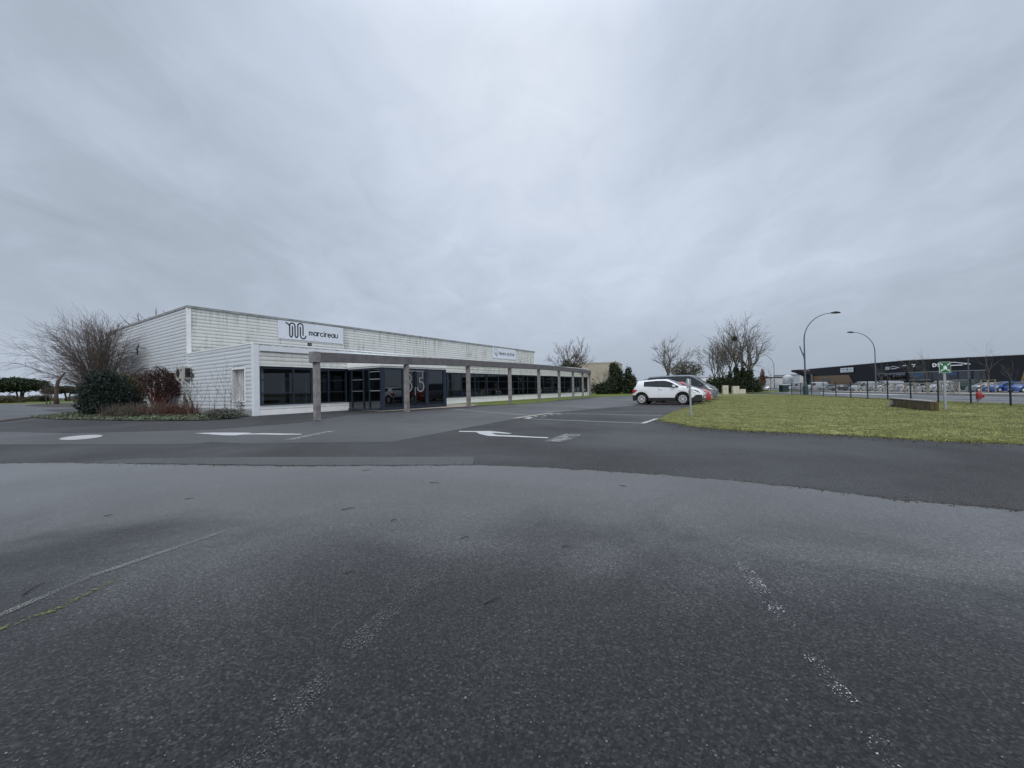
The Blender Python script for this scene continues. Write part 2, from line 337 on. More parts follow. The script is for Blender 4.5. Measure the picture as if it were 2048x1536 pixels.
def grass_ground(name, c1, c2, c3, sc=1.0):
    m, nt, N, L, b = newmat(name)
    tc = N.new('ShaderNodeTexCoord'); v = tc.outputs['Object']
    mp = N.new('ShaderNodeMapping'); mp.inputs['Scale'].default_value = (1, 1, 1); L.new(v, mp.inputs[0])
    a = nz(N, L, v, 0.9 * sc, 8, 0.75); f = nz(N, L, v, 9 * sc, 5, 0.7)
    col = ramp(N, L, a, [(0.3, c1), (0.5, c2), (0.75, c3)])
    col = mixc(N, L, 0.9, col, ramp(N, L, f, [(0.3, g3(0.15)), (0.7, g3(0.85))]), 'OVERLAY')
    col = mixc(N, L, 0.7, col, ramp(N, L, nz(N, L, v, 2.6, 6, 0.75), [(0.38, g3(0.25)), (0.62, g3(0.75))]), 'OVERLAY')
    L.new(col, b.inputs['Base Color']); b.inputs['Roughness'].default_value = 0.9; b.inputs['Specular IOR Level'].default_value = 0.2
    bp = N.new('ShaderNodeBump'); bp.inputs['Strength'].default_value = 0.8; bp.inputs['Distance'].default_value = 0.05
    L.new(f, bp.inputs['Height']); L.new(bp.outputs[0], b.inputs['Normal'])
    return m
M_['lawn'] = grass_ground('lawn', (0.092, 0.098, 0.024), (0.155, 0.162, 0.050), (0.255, 0.245, 0.115), 0.8)
M_['verge'] = grass_ground('verge', (0.09, 0.11, 0.02), (0.12, 0.15, 0.03), (0.13, 0.13, 0.05))
M_['terrain'] = grass_ground('terrain', (0.05, 0.055, 0.03), (0.075, 0.08, 0.04), (0.10, 0.095, 0.06), 0.4)
M_['soil'] = mat('soil', (0.045, 0.036, 0.026), 0.95, vary=0.4, vscale=3, bump=0.6)

# ------------------------------------------------------------------ mesh helpers
class MB:
    def __init__(s): s.v = []; s.f = []
    def add(s, vs, fs):
        n = len(s.v); s.v.extend([tuple(map(float, q)) for q in vs]); s.f.extend([tuple(i + n for i in q) for q in fs])
    def quad(s, a, b, c, d): s.add([a, b, c, d], [(0, 1, 2, 3)])
    def box(s, x0, x1, y0, y1, z0, z1):
        s.add([(x0, y0, z0), (x1, y0, z0), (x1, y1, z0), (x0, y1, z0), (x0, y0, z1), (x1, y0, z1), (x1, y1, z1), (x0, y1, z1)],
              [(0, 3, 2, 1), (4, 5, 6, 7), (0, 1, 5, 4), (1, 2, 6, 5), (2, 3, 7, 6), (3, 0, 4, 7)])
    def bar(s, a, b, w, h=None, up=(0, 0, 1)):
        """box beam from a to b, w wide, h high"""
        h = h or w; a = Vector(a); b = Vector(b); d = (b - a).normalized(); up = Vector(up)
        if abs(d.dot(up)) > 0.98: up = Vector((0, 1, 0))
        x = d.cross(up).normalized(); y = x.cross(d)
        vs = [p + x * (w / 2 * i) + y * (h / 2 * j) for p in (a, b) for i, j in ((-1, -1), (1, -1), (1, 1), (-1, 1))]
        s.add(vs, [(0, 1, 2, 3), (4, 7, 6, 5), (0, 4, 5, 1), (1, 5, 6, 2), (2, 6, 7, 3), (3, 7, 4, 0)])
    def tube(s, pts, rad, n=6, cap=True):
        pts = [Vector(p) for p in pts]; m = len(pts)
        if not isinstance(rad, (list, tuple)): rad = [rad] * m
        base = len(s.v); ref = Vector((0.13, 0.31, 0.94))
        for i, p in enumerate(pts):
            d = (pts[min(i + 1, m - 1)] - pts[max(i - 1, 0)])
            if d.length < 1e-9: d = Vector((0, 0, 1))
            d.normalize(); r = ref if abs(d.dot(ref)) < 0.95 else Vector((1, 0, 0))
            x = d.cross(r).normalized(); y = d.cross(x)
            for k in range(n):
                a = 2 * math.pi * k / n; q = p + (x * math.cos(a) + y * math.sin(a)) * rad[i]; s.v.append((q.x, q.y, q.z))
        for i in range(m - 1):
            for k in range(n):
                a = base + i * n + k; b = base + i * n + (k + 1) % n; s.f.append((a, b, b + n, a + n))
        if cap and n > 2:
            s.f.append(tuple(base + k for k in range(n))[::-1]); s.f.append(tuple(base + (m - 1) * n + k for k in range(n)))
    def lathe(s, prof, c=(0, 0, 0), axis='z', n=20, cap=True):
        base = len(s.v); cx, cy, cz = c
        for r, h in prof:
            for k in range(n):
                a = 2 * math.pi * k / n; p, q = r * math.cos(a), r * math.sin(a)
                s.v.append((cx + p, cy + q, cz + h) if axis == 'z' else ((cx + p, cy + h, cz + q) if axis == 'y' else (cx + h, cy + p, cz + q)))
        for i in range(len(prof) - 1):
            for k in range(n):
                a = base + i * n + k; b = base + i * n + (k + 1) % n; s.f.append((a, b, b + n, a + n))
        if cap: s.f.append(tuple(base + k for k in range(n))[::-1]); s.f.append(tuple(base + (len(prof) - 1) * n + k for k in range(n)))
    def prism(s, poly, fn, t0, t1):
        """poly 2D points; fn(u,v,w)->3D; extruded from w=t0 to t1"""
        n = len(poly); vs = [fn(u, v, t0) for u, v in poly] + [fn(u, v, t1) for u, v in poly]
        s.add(vs, [tuple(range(n)), tuple(range(2 * n - 1, n - 1, -1))] + [(i, i + n, (i + 1) % n + n, (i + 1) % n) for i in range(n)])
    def weld(s):
        key = {}; mp = []
        nv = []
        for p in s.v:
            q = (round(p[0], 4), round(p[1], 4), round(p[2], 4))
            if q not in key: key[q] = len(nv); nv.append(p)
            mp.append(key[q])
        s.v = nv; s.f = [tuple(dict.fromkeys(mp[i] for i in f)) for f in s.f]; s.f = [f for f in s.f if len(f) > 2]; return s
    def each(s, name, m, parent=None, **k):
        """every disconnected piece becomes an object of its own"""
        par = list(range(len(s.v)))
        def fd(i):
            while par[i] != i: par[i] = par[par[i]]; i = par[i]
            return i
        for f in s.f:
            for q in f[1:]: par[fd(q)] = fd(f[0])
        grp = {}
        for f in s.f: grp.setdefault(fd(f[0]), []).append(f)
        out = []
        for fs in grp.values():
            ids = sorted({i for f in fs for i in f}); mp = {i: j for j, i in enumerate(ids)}
            q = MB(); q.v = [s.v[i] for i in ids]; q.f = [tuple(mp[i] for i in f) for f in fs]; out.append(q.build(name, m, parent, **k))
        return out
    def ribbon(s, path, w, fn, t0, t1):
        """thick flat stroke with round ends along a 2D path"""
        P = [Vector(p) for p in path]; n = len(P); Lf, Rt = [], []
        for i, p in enumerate(P):
            d = (P[min(i + 1, n - 1)] - P[max(i - 1, 0)]).normalized(); nn = Vector((-d.y, d.x))
            Lf.append(p + nn * w / 2); Rt.append(p - nn * w / 2)
        for i in range(n - 1):
            q = [Lf[i], Lf[i + 1], Rt[i + 1], Rt[i]]
            s.prism([(a.x, a.y) for a in q], fn, t0, t1)
        for p in (P[0], P[-1]):
            s.prism([(p.x + w / 2 * math.cos(a), p.y + w / 2 * math.sin(a)) for a in [k * math.pi / 5 for k in range(10)]], fn, t0 + 0.0005, t1 - 0.0005)
    def build(s, name, m, parent=None, smooth=False, bevel=0.0):
        me = bpy.data.meshes.new(name); me.from_pydata(s.v, [], s.f); me.validate(verbose=False); me.update()
        if bevel:
            bm = bmesh.new(); bm.from_mesh(me); bmesh.ops.remove_doubles(bm, verts=bm.verts, dist=1e-5)
            bmesh.ops.recalc_face_normals(bm, faces=bm.faces)
            bmesh.ops.bevel(bm, geom=[e for e in bm.edges if len(e.link_faces) == 2 and e.calc_face_angle(0) > 0.5], offset=bevel, segments=2, affect='EDGES')
            bm.to_mesh(me); bm.free()
        else:
            bm = bmesh.new(); bm.from_mesh(me); bmesh.ops.recalc_face_normals(bm, faces=bm.faces) if len(s.f) < 60000 else None; bm.to_mesh(me); bm.free()
        if isinstance(m, str): m = M_[m]
        me.materials.append(m)
        if smooth: me.polygons.foreach_set('use_smooth', [True] * len(me.polygons))
        o = bpy.data.objects.new(name, me); S.collection.objects.link(o)
        if parent: o.parent = parent
        return o
def arc(cx, cy, r, a0, a1, n=10, ry=None):
    ry = ry or r
    return [(cx + r * math.cos(math.radians(a0 + (a1 - a0) * i / n)), cy + ry * math.sin(math.radians(a0 + (a1 - a0) * i / n))) for i in range(n + 1)]
def tag(o, label, cat, group=None, kind=None):
    if label: o['label'] = label
    if cat: o['category'] = cat
    if group: o['group'] = group
    if kind: o['kind'] = kind
    return o
def thing(name, label, cat, loc=(0, 0, 0), rz=0.0, group=None):
    o = bpy.data.objects.new(name, None); S.collection.objects.link(o); o.location = loc; o.rotation_euler = (0, 0, rz)
    o.empty_display_size = 0.2
    return tag(o, label, cat, group)
def struct(o): o['kind'] = 'structure'; return o
def copy_tree(o, parent=None):
    c = o.copy(); S.collection.objects.link(c); c.parent = parent
    for ch in list(o.children): copy_tree(ch, c)
    return c
def sheet(name, pts, z, m):
    mb = MB(); mb.add([(p[0], p[1], z) for p in pts], [tuple(range(len(pts)))])
    me_o = mb.build(name, m)
    bm = bmesh.new(); bm.from_mesh(me_o.data); bmesh.ops.triangulate(bm, faces=bm.faces)
    for f in bm.faces:
        if f.normal.z < 0: f.normal_flip()
    bm.to_mesh(me_o.data); bm.free(); return me_o

F = np.array([0.55149481, 0.83417833]); G = np.array([-0.83417833, 0.55149481]); C0 = np.array([-14.30187928, 22.79101697])
def bwx(s, t): q = C0 + F * s + G * t; return (float(q[0]), float(q[1]))
# ------------------------------------------------------------------ THE SETTING: ground
mb = MB()
xs = [-1500, -800, -400, -220, -120, -60, -20, 0, 20, 35] + [40 + i * 2.5 for i in range(13)] + [80, 100, 130, 180, 300, 600, 1500]
ys = [-900, -300, -60, -10, 5, 10, 14, 18, 22, 26, 30, 36, 45, 60, 80, 110, 150, 220, 400, 1000, 2200]
vs = [(x, y, -0.06 + dip(x, y)) for y in ys for x in xs]; nx = len(xs)
mb.add(vs, [(j * nx + i, j * nx + i + 1, (j + 1) * nx + i + 1, (j + 1) * nx + i) for j in range(len(ys) - 1) for i in range(nx - 1)])
struct(mb.build('ground', 'terrain', smooth=True))
struct(sheet('car_park', [(-240, -60), (60, -60), (38, 57), (14, 58), (-60, 112), (-240, 112)], 0.0, 'asphalt_old'))
# nearer, newer asphalt with an uneven joint
edge = [gnd(*p) for p in [(-700, 926), (0, 927), (130, 926), (380, 930), (600, 933), (800, 932), (950, 931), (1060, 934), (1230, 943.7), (1360, 953), (1509, 965.7), (1640, 980), (1749, 995.6), (1860, 1006), (1969, 1015.6), (2048, 1021), (2400, 1065)]]
edge2 = []
for a, b in zip(edge[:-1], edge[1:]):
    n = max(6, int(math.hypot(b[0] - a[0], b[1] - a[1]) / .12)); n = min(n, 24)
    for k in range(n):
        t = k / n; edge2.append((a[0] + (b[0] - a[0]) * t + ru(-.03, .03), a[1] + (b[1] - a[1]) * t + ru(-.035, .035)))
edge2.append(edge[-1])
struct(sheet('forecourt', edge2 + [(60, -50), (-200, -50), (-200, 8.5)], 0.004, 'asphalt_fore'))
struct(sheet('asphalt_patch', [gnd(*p) for p in [(150, 926), (280, 917), (500, 914.5), (800, 914), (948, 914), (946, 930), (800, 930.5), (600, 931), (380, 928.5)]], 0.0045, 'asphalt_strip'))
struct(sheet('parking_surface', [gnd(*p) for p in [(500, 888), (600, 886), (783, 884), (1029, 838), (1090, 826.5), (1290, 809), (1330, 800)]] + [(19, 56), (13, 56), gnd(1180, 797), gnd(940, 816), gnd(700, 830), gnd(600, 846), gnd(420, 860), gnd(100, 868)], 0.004, 'asphalt_lot'))
struct(sheet('access_lane', [gnd(-400, 905), gnd(0, 889), gnd(200, 889), gnd(390, 887.5), gnd(470, 879), gnd(200, 868.5), gnd(-60, 862), gnd(-400, 868)], 0.0035, 'asphalt_lot'))

struct(sheet('rear_yard', [gnd(-400, 848), gnd(0, 842), gnd(66, 837.5), gnd(200, 835), bwx(-3, 42), (-60, 111), (-238, 111), (-238, 30)], 0.0035, 'asphalt_lot'))

def poly_px(name, pts, z, m, parent=None):
    o = sheet(name, [gnd(*p) for p in pts], z, m)
    if parent: o.parent = parent
    return o
def stripe(name, a, b, w, z, m):
    a = Vector(gnd(*a)); b = Vector(gnd(*b)); d = (b - a).normalized(); n = Vector((-d.y, d.x)) * w / 2
    return struct(sheet(name, [a + n, b + n, b - n, a - n], z, m))
# verge by the building and beyond the lot
F = np.array([0.55149481, 0.83417833]); G = np.array([-0.83417833, 0.55149481]); C0 = np.array([-14.30187928, 22.79101697])
def bw(s, t): q = C0 + F * s + G * t; return (float(q[0]), float(q[1]))
verge_pts = [gnd(900, 812), gnd(945, 811.6), gnd(1020, 809.5), gnd(1078, 805.5), gnd(1130, 799.5), gnd(1190, 793.8), gnd(1262, 791.8), (19, 55), (34, 57), (46, 60), (50, 120), (-8, 120), bw(48, 3), bw(47.3, -0.02), bw(15.2, -0.02)]
struct(sheet('grass_verge', verge_pts, 0.02, 'verge'))
# lawn with a soft mounded surface
lawn_edge = [(1316, 840), (1350, 846.5), (1390, 854), (1450, 859), (1509.6, 863), (1629, 868), (1749, 874), (1869, 882), (2048, 888.6)]
lawn_px = [gnd(*p) for p in lawn_edge] + [(14, 5.0), (24, 6), (24.5, 17.5), (25.3, 21.5), (26.2, 26), (27.4, 30), (28.2, 34), (29.4, 38), (31.0, 42.5), (31.2, 47), (26, 58), (20, 57)] + [gnd(*p) for p in [(1441, 793.6), (1410, 802.5), (1379.5, 812.8), (1346, 824), (1328, 832)]]
def inside(p, poly):
    x, y = p; c = False; n = len(poly); j = n - 1
    for i in range(n):
        xi, yi = poly[i]; xj, yj = poly[j]
        if (yi > y) != (yj > y) and x < (xj - xi) * (y - yi) / (yj - yi) + xi: c = not c
        j = i
    return c
LP = np.array(lawn_px)
def edge_dist(x, y):
    d = 1e9
    for i in range(len(LP)):
        a = LP[i]; b = LP[(i + 1) % len(LP)]; ab = b - a; t = max(0, min(1, ((x - a[0]) * ab[0] + (y - a[1]) * ab[1]) / (ab @ ab)))
        d = min(d, math.hypot(x - a[0] - ab[0] * t, y - a[1] - ab[1] * t))
    return d
def lawn_z(x, y): return 0.010 + 0.038 * sstep(0, 0.35, edge_dist(x, y)) + 0.02 * math.sin(x * 1.3 + 0.4 * y) * math.sin(y * 0.9) * sstep(0.3, 1.5, edge_dist(x, y))
bm = bmesh.new()
# dense outline
dense = []
for i in range(len(LP)):
    a = LP[i]; b = LP[(i + 1) % len(LP)]; n = max(1, int(np.linalg.norm(b - a) / 0.5))
    for k in range(n):
        q = a + (b - a) * k / n; dense.append((q[0] + ru(-.03, .03), q[1] + ru(-.03, .03)))
vsl = [(x, y, 0.008) for x, y in dense]
from mathutils.geometry import delaunay_2d_cdt
inner = []
y = 4.0
while y < 58:
    st_ = 0.35 if y < 18 else 0.9
    x = 4.0
    while x < 32:
        p = (x + ru(-.1, .1), y + ru(-.1, .1))
        if inside(p, dense) and edge_dist(*p) > 0.2: inner.append(p)
        x += st_
    y += st_
allp = dense + inner
res = delaunay_2d_cdt([Vector(p) for p in allp], [(i, (i + 1) % len(dense)) for i in range(len(dense))], [], 1, 1e-5)
mb = MB(); mb.add([(v.x, v.y, max(0.008, lawn_z(v.x, v.y)) if edge_dist(v.x, v.y) > .05 else 0.008) for v in res[0]], [tuple(f) for f in res[2]])
struct(mb.build('lawn', 'lawn', smooth=True))
# grass blades: one uncountable mass
def blades(name, n, pick, m, h0, h1, wd, zf):
    vs = []; fs = []
    for i in range(n):
        p = pick()
        if p is None: continue
        x, y = p; z = zf(x, y); h = ru(h0, h1); a = ru(0, 6.283); lx, ly = math.cos(a) * wd, math.sin(a) * wd
        bx, by = ru(-1, 1) * h * 0.7, ru(-1, 1) * h * 0.7; k = len(vs)
        vs += [(x - lx, y - ly, z - .01), (x + lx, y + ly, z - .01), (x + bx, y + by, z + h)]; fs.append((k, k + 1, k + 2))
    mb = MB(); mb.v = vs; mb.f = fs
    return mb.build(name, m)
def pick_lawn():
    for _ in range(30):
        t = rnd() ** 1.5; yy = 7.0 + t * 36; xx = ru(5, 31)
        if xx / yy > 1.55: continue
        if inside((xx, yy), lawn_px): return (xx, yy)
    return None
g = blades('grass', 85000, pick_lawn, 'blade', 0.015, 0.045, 0.008, lambda x, y: lawn_z(x, y))
tag(g, None, None, kind='stuff')
def pick_ring():
    i = random.choice(range(0, 8)); a, b = LP[i], LP[i + 1]; t = rnd(); q = a + (b - a) * t
    return (q[0] + ru(-.10, .22), q[1] + ru(-.10, .25))
tag(blades('grass', 5000, pick_ring, 'blade', 0.012, 0.04, 0.009, lambda x, y: 0.008), None, None, kind='stuff')

# road beyond the fence
def along(pts, off): return [(x + off, y) for x, y in pts]
fl = [(22.2, -20), (22.2, 8), (23.2, 18.8), (24.6, 22.5), (25.7, 26.1), (27.0, 32), (29.0, 37.5), (31.2, 44.4)]
struct(sheet('road', [(24.0, -30), (24.0, 8), (24.4, 18.0), (25.6, 22.5), (26.8, 26.5), (28.2, 32), (30.2, 37.8), (32.4, 45), (38, 62), (46, 90), (60, 140), (66, 140), (52, 90), (44, 62), (40.5, 50), (38.2, 40), (37.2, 34), (36.6, 28), (36.4, -30)], 0.006, 'asphalt_road'))
struct(sheet('road_marking', [gnd(1640, 786.6), gnd(1700, 788.5), gnd(1780, 789.8), gnd(1830, 789.8), gnd(1780, 788.2), gnd(1700, 786.8), gnd(1640, 785.2)], 0.011, 'paint'))
mb = MB()
fk = [(36.5, -30), (36.6, 28), (37.3, 34), (38.3, 40), (40.6, 50), (44.1, 62), (52.1, 90)]
for a, b in zip(fk[:-1], fk[1:]): mb.bar((a[0], a[1], 0.04), (b[0], b[1], 0.04), 0.2, 0.2)
struct(mb.build('kerb', 'kerb'))
mb = MB(); n = len(fk)
fk2 = [(x + 3.2, y) for x, y in fk]
mb.add([(x, y, 0.11) for x, y in fk] + [(x, y, 0.11 + dip(x, y)) for x, y in fk2], [(i, i + 1, i + 1 + n, i + n) for i in range(n - 1)])
struct(mb.build('pavement', 'concrete'))
mb = MB(); gx = [42 + 3 * i for i in range(8)] + [70, 80, 95, 130]; gy = [-20, 0, 10, 15, 20, 25, 30, 40, 55, 75, 100, 145]
mb.add([(x + max(0, y - 40) * 0.25 if x < 60 else x, y, dip(x + (max(0, y - 40) * 0.25 if x < 60 else 0), y) + 0.004) for y in gy for x in gx],
       [(j * len(gx) + i, j * len(gx) + i + 1, (j + 1) * len(gx) + i + 1, (j + 1) * len(gx) + i) for j in range(len(gy) - 1) for i in range(len(gx) - 1)])
struct(mb.build('display_lot', 'asphalt_road', smooth=True))
# far lawn on the left
struct(sheet('far_lawn', [(-240, 98), (-118, 100), (-105, 112), (-60, 125), (-60, 160), (-260, 160)], 0.012, 'verge'))
# soil of the planting bed and its island
bed_pts = [gnd(*p) for p in [(66, 836), (110, 839), (176, 840.5), (300, 842.5), (400, 841.5), (450, 838.5), (503, 832)]] + [bw(-0.05, 0.3), bw(-0.05, 28), bw(-2.2, 27), bw(-5.0, 20), bw(-7.5, 15), bw(-8.6, 10)]
struct(sheet('planting_bed', bed_pts, 0.03, 'soil'))
isl_pts = [gnd(*p) for p in [(50, 811.5), (95, 814), (150, 815), (190, 814), (190, 807), (120, 806.5), (70, 808.5)]]
struct(sheet('soil_island', isl_pts, 0.03, 'soil'))
# entrance slab
struct(sheet('entrance_paving', [bw(5.2, -3.95), bw(6.5, -4.3), bw(9.5, -4.9), bw(11.5, -5.2), bw(14.3, -4.6), bw(15.6, -2.4), bw(15.4, -0.1), bw(5.7, -0.1)], 0.03, 'concrete'))

# road paint
def mark(name, pts, m, z=0.0085): return struct(poly_px(name, pts, z, m))
mark('painted_arrow', [(388, 866.8), (428, 865.6), (465, 865.6), (503, 865.8), (495, 867.6), (525, 866.9), (560, 867.3), (603, 868.2), (603, 869.6), (560, 870.1), (520, 869.3), (488, 869.6), (470, 871.3), (447, 870.9), (420, 869)], 'paint')
mark('painted_arrow', [(917.5, 862.4), (950, 862.6), (980, 862.5), (1000, 864.3), (1024, 867.2), (1018, 868.2), (984, 866.4), (988, 868.6), (996, 870.3), (1030, 871.6), (1060, 873.5), (1096.5, 875.3), (1096, 877.2), (1060, 875.6), (1010, 873.6), (976, 872.4), (960, 868.7), (952, 864.8), (918, 864)], 'paint')
c = Vector(gnd(163, 875.2)); r1 = (Vector(gnd(209, 872)) - Vector(gnd(117, 879.5))) / 2; r2 = (Vector(gnd(160, 871.2)) - Vector(gnd(166, 880))) / 2
struct(sheet('speed_roundel', [c + r1 * math.cos(a) * 1.0 + r2 * math.sin(a) * 1.0 for a in [k * math.pi / 16 for k in range(32)]], 0.0085, 'paint_red'))
struct(sheet('speed_roundel', [c + r1 * math.cos(a) * 0.94 + r2 * math.sin(a) * 0.86 for a in [k * math.pi / 16 for k in range(32)]], 0.0125, 'paint_line'))
stripe('bay_line', (905, 818.5), (1065, 831.4), 0.12, 0.0085, 'paint_yellowed')
stripe('bay_line', (1029, 837.2), (1104, 826.2), 0.28, 0.0125, 'paint_yellowed')
stripe('bay_line', (1048, 837.6), (1288, 847.0), 0.11, 0.0085, 'paint_line')
stripe('bay_line', (1285, 847.4), (1314.6, 837.8), 0.16, 0.0125, 'paint')
stripe('bay_line', (1105, 826.7), (1325, 831.6), 0.11, 0.0085, 'paint_line')
stripe('bay_line', (1180, 820.5), (1346, 824.2), 0.09, 0.0085, 'paint_worn')
stripe('bay_line', (1235, 815.3), (1368, 817.6), 0.09, 0.0085, 'paint_worn')
stripe('bay_line', (1052, 838), (1062, 835.4), 0.25, 0.0165, 'paint')
for a, b in (((1070, 834.8), (1074, 833.6)), ((1080, 835), (1092, 834.4)), ((1086, 831.9), (1093, 831)), ((1100, 829.8), (1106, 828.4)), ((1110, 828.2), (1122, 827)), ((1116, 829.4), (1124, 829.2))):
    stripe('faded_lettering', a, b, 0.16, 0.0125, 'paint_line')
# worn lettering on the drive: strokes too faded to read
def faded(a, b, n, w):
    a = Vector(gnd(*a)); b = Vector(gnd(*b)); d = (b - a); nn = Vector((-d.y, d.x)).normalized()
    mb = MB()
    for i in range(n):
        p = a + d * ((i + 0.5) / n); u = d / n * 0.33
        for (q0, q1) in (((-1, -1), (-1, 1)), ((-1, ru(-1, 1)), (1, ru(-1, 1))), ((1, ru(-1, 0)), (1, 1))):
            s0 = p + u * q0[0] + nn * q0[1] * w; s1 = p + u * q1[0] + nn * q1[1] * w; e = (s1 - s0).normalized(); m = Vector((-e.y, e.x)) * 0.02
            mb.add([(*(s0 + m), 0.0125), (*(s1 + m), 0.0125), (*(s1 - m), 0.0125), (*(s0 - m), 0.0125)], [(0, 1, 2, 3)])
    return struct(mb.build('faded_lettering', 'paint_line'))
faded((1108, 884), (1148, 869), 7, 0.24)
faded((578, 880), (664, 862.5), 9, 0.16)
stripe('worn_line', (-60, 1258), (180, 1155), 0.055, 0.0085, 'paint_worn')
stripe('worn_line', (180, 1155), (460, 1060), 0.06, 0.0085, 'paint_worn')
stripe('worn_line', (470, 1550), (660, 1350), 0.10, 0.0085, 'paint_faint')
stripe('worn_line', (700, 1300), (860, 1150), 0.12, 0.0085, 'paint_faint')
stripe('worn_line', (1464, 1106), (1578, 1255), 0.09, 0.0085, 'paint_dots')
stripe('worn_line', (1618, 1310), (1700, 1408), 0.07, 0.0085, 'paint_dots')
stripe('worn_line', (1740, 1470), (1812, 1560), 0.08, 0.0085, 'paint_dots')
pts = [(-40, 1275), (60, 1238), (110, 1222), (185, 1183), (240, 1160)]
for a, b in zip(pts[:-1], pts[1:]): stripe('moss_line', a, b, 0.045, 0.0086, 'moss')
# mossy joint where the two surfaces meet, right of the middle
mb = MB()
for a, b in zip(edge2[:-1], edge2[1:]):
  if a[0] > .6 and a[0] < 5.2 and rnd() > .25: mb.add([(a[0], a[1] - .012, 0.0065), (b[0], b[1] - .012, 0.0065), (b[0], b[1] + ru(.01, .035), 0.0065), (a[0], a[1] + ru(.01, .035), 0.0065)], [(0, 1, 2, 3)])
struct(mb.build('asphalt_joint', 'soil'))

# ------------------------------------------------------------------ white industrial building
BROT = math.atan2(F[1], F[0])
B = thing('industrial_building', 'long low white metal clad building with dark window strips and a taller block behind', 'building', (C0[0], C0[1], 0), BROT)
TU = 9.47; LEN = 47.2; DEP = 30.0; ZP = 4.15; ZU = 7.43
ROW = 0.2375
def siding(mb, side, a0, a1, z0, z1, plane, opens=()):
    """side 'f' faces -t, 'l' faces -s; ribbed rows with a shadow groove"""
    fn = (lambda a, z, o: (a, plane - o, z)) if side == 'f' else ((lambda a, z, o: (plane - o, a, z)) if side == 'l' else (lambda a, z, o: (plane + o, a, z)))
    n = int(round((z1 - z0) / ROW)); h = (z1 - z0) / n
    for i in range(n):
        za = z0 + i * h; zb = za + h
        iv = [(a0, a1)]
        for (p0, p1, q0, q1) in opens:
            if zb > q0 + 0.02 and za < q1 - 0.02:
                nv = []
                for (u, v) in iv:
                    if p1 <= u or p0 >= v: nv.append((u, v)); continue
                    if p0 > u: nv.append((u, p0))
                    if p1 < v: nv.append((p1, v))
                iv = nv
        for (u, v) in iv:
            pr = [(za, -0.045), (za + 0.052, -0.045), (za + 0.064, 0.018), (za + h * 0.6, 0.03), (zb - 0.004, 0.03), (zb - 0.004, -0.045)]
            for (za1, o1), (za2, o2) in zip(pr[:-1], pr[1:]):
                if za1 == za2 and abs(o1 - o2) < .003: continue
                mb.quad(fn(u, za1, o1), fn(v, za1, o1), fn(v, za2, o2), fn(u, za2, o2))
            for e in (u, v):
                mb.add([fn(e, q, o) for q, o in pr], [tuple(range(len(pr)))])
# front of the low part: band above the windows
mb = MB()
siding(mb, 'f', 0.02, 5.6, 2.90, 4.08, 0.0); siding(mb, 'f', 11.6, LEN - .1, 2.90, 4.08, 0.0); siding(mb, 'f', 5.62, 11.58, 3.15, 4.08, 0.0)
siding(mb, 'f', -0.07, LEN - .1, 4.1, 7.30, TU)
fs_ = mb.build('siding', 'siding_front', B); fs_['label'] = 'stained ribbed cladding of the long front'
mb = MB()
ops = [(1.10, 2.66, 0.86, 2.72), (10.7, 14.2, 2.02, 2.92)]
siding(mb, 'l', 0.16, TU, 0.32, 4.08, -0.25, ops); siding(mb, 'l', TU, DEP, 0.32, 7.30, -0.25, ops)
o = mb.build('siding', 'siding_side', B); o['label'] = 'cleaner ribbed cladding of the end wall'
mb = MB(); siding(mb, 'r', 0.0, TU, 0.3, 4.08, LEN); siding(mb, 'r', TU, DEP, 0.3, 7.30, LEN); mb.build('siding', 'siding_side', B)
# core walls and roofs
mb = MB()
mb.box(0.3, LEN - .06, 6.0, DEP, 0.0, 4.05)
mb.box(-0.2, LEN - .06, TU + .05, DEP, 4.06, 7.28)
mb.box(-0.2, 0.28, 2.75, DEP - .01, 0.0, 4.05)
mb.box(LEN - .3, LEN - .06, 0.1, 6, 0, 4.05); mb.box(-0.2, 0.28, 0.1, 1.0, 0, 4.05)
mb.box(-.18, .27, 1.0, 2.75, 0, .86); mb.box(-.18, .27, 1.0, 2.75, 2.72, 4.05)
mb.box(0.28, LEN - .3, 0.05, 0.25, 2.86, 4.05); mb.box(0.28, LEN - .3, 0.06, 0.25, 0.0, 0.55)
mb.build('wall', 'white_panel', B)
mb = MB(); mb.box(0.26, LEN - .28, 0.26, 5.99, 2.95, 3.05); mb.box(-0.1, LEN - .1, 0.1, TU, 4.0, 4.1); mb.box(-0.1, LEN - .1, TU + .1, DEP - .1, 7.2, 7.34); mb.build('roof', 'roof', B)
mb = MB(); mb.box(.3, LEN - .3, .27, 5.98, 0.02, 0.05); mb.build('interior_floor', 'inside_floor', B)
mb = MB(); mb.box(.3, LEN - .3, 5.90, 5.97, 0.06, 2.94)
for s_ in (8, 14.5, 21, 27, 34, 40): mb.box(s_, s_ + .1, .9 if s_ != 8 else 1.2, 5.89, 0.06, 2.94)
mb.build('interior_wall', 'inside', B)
mb = MB()
for s_, w_, z_ in ((2.3, .5, 1.2), (3.9, .12, .6), (4.5, .12, .6), (5.2, .25, 1.3), (22.6, .35, .7), (9, .4, 1.1), (31, .3, 1.0), (42, .3, 1)): mb.box(s_, s_ + w_, 2.2, 2.24, z_, 2.3)
mb.each('blind', 'blind', B)
# caps
mb = MB()
mb.box(-0.32, LEN + .08, TU - .12, TU + .2, 7.31, 7.47); mb.box(-0.33, 0.05, TU + .2, DEP, 7.31, 7.47); mb.box(LEN - .2, LEN + .08, TU + .2, DEP, 7.31, 7.47)
mb.build('parapet_cap', 'cap', B)
mb = MB()
mb.box(-0.30, LEN + .06, -0.08, 0.18, 4.085, 4.16); mb.box(-0.31, 0.02, 0.18, TU - .13, 4.085, 4.16)
mb.build('parapet_cap', 'white_panel', B)
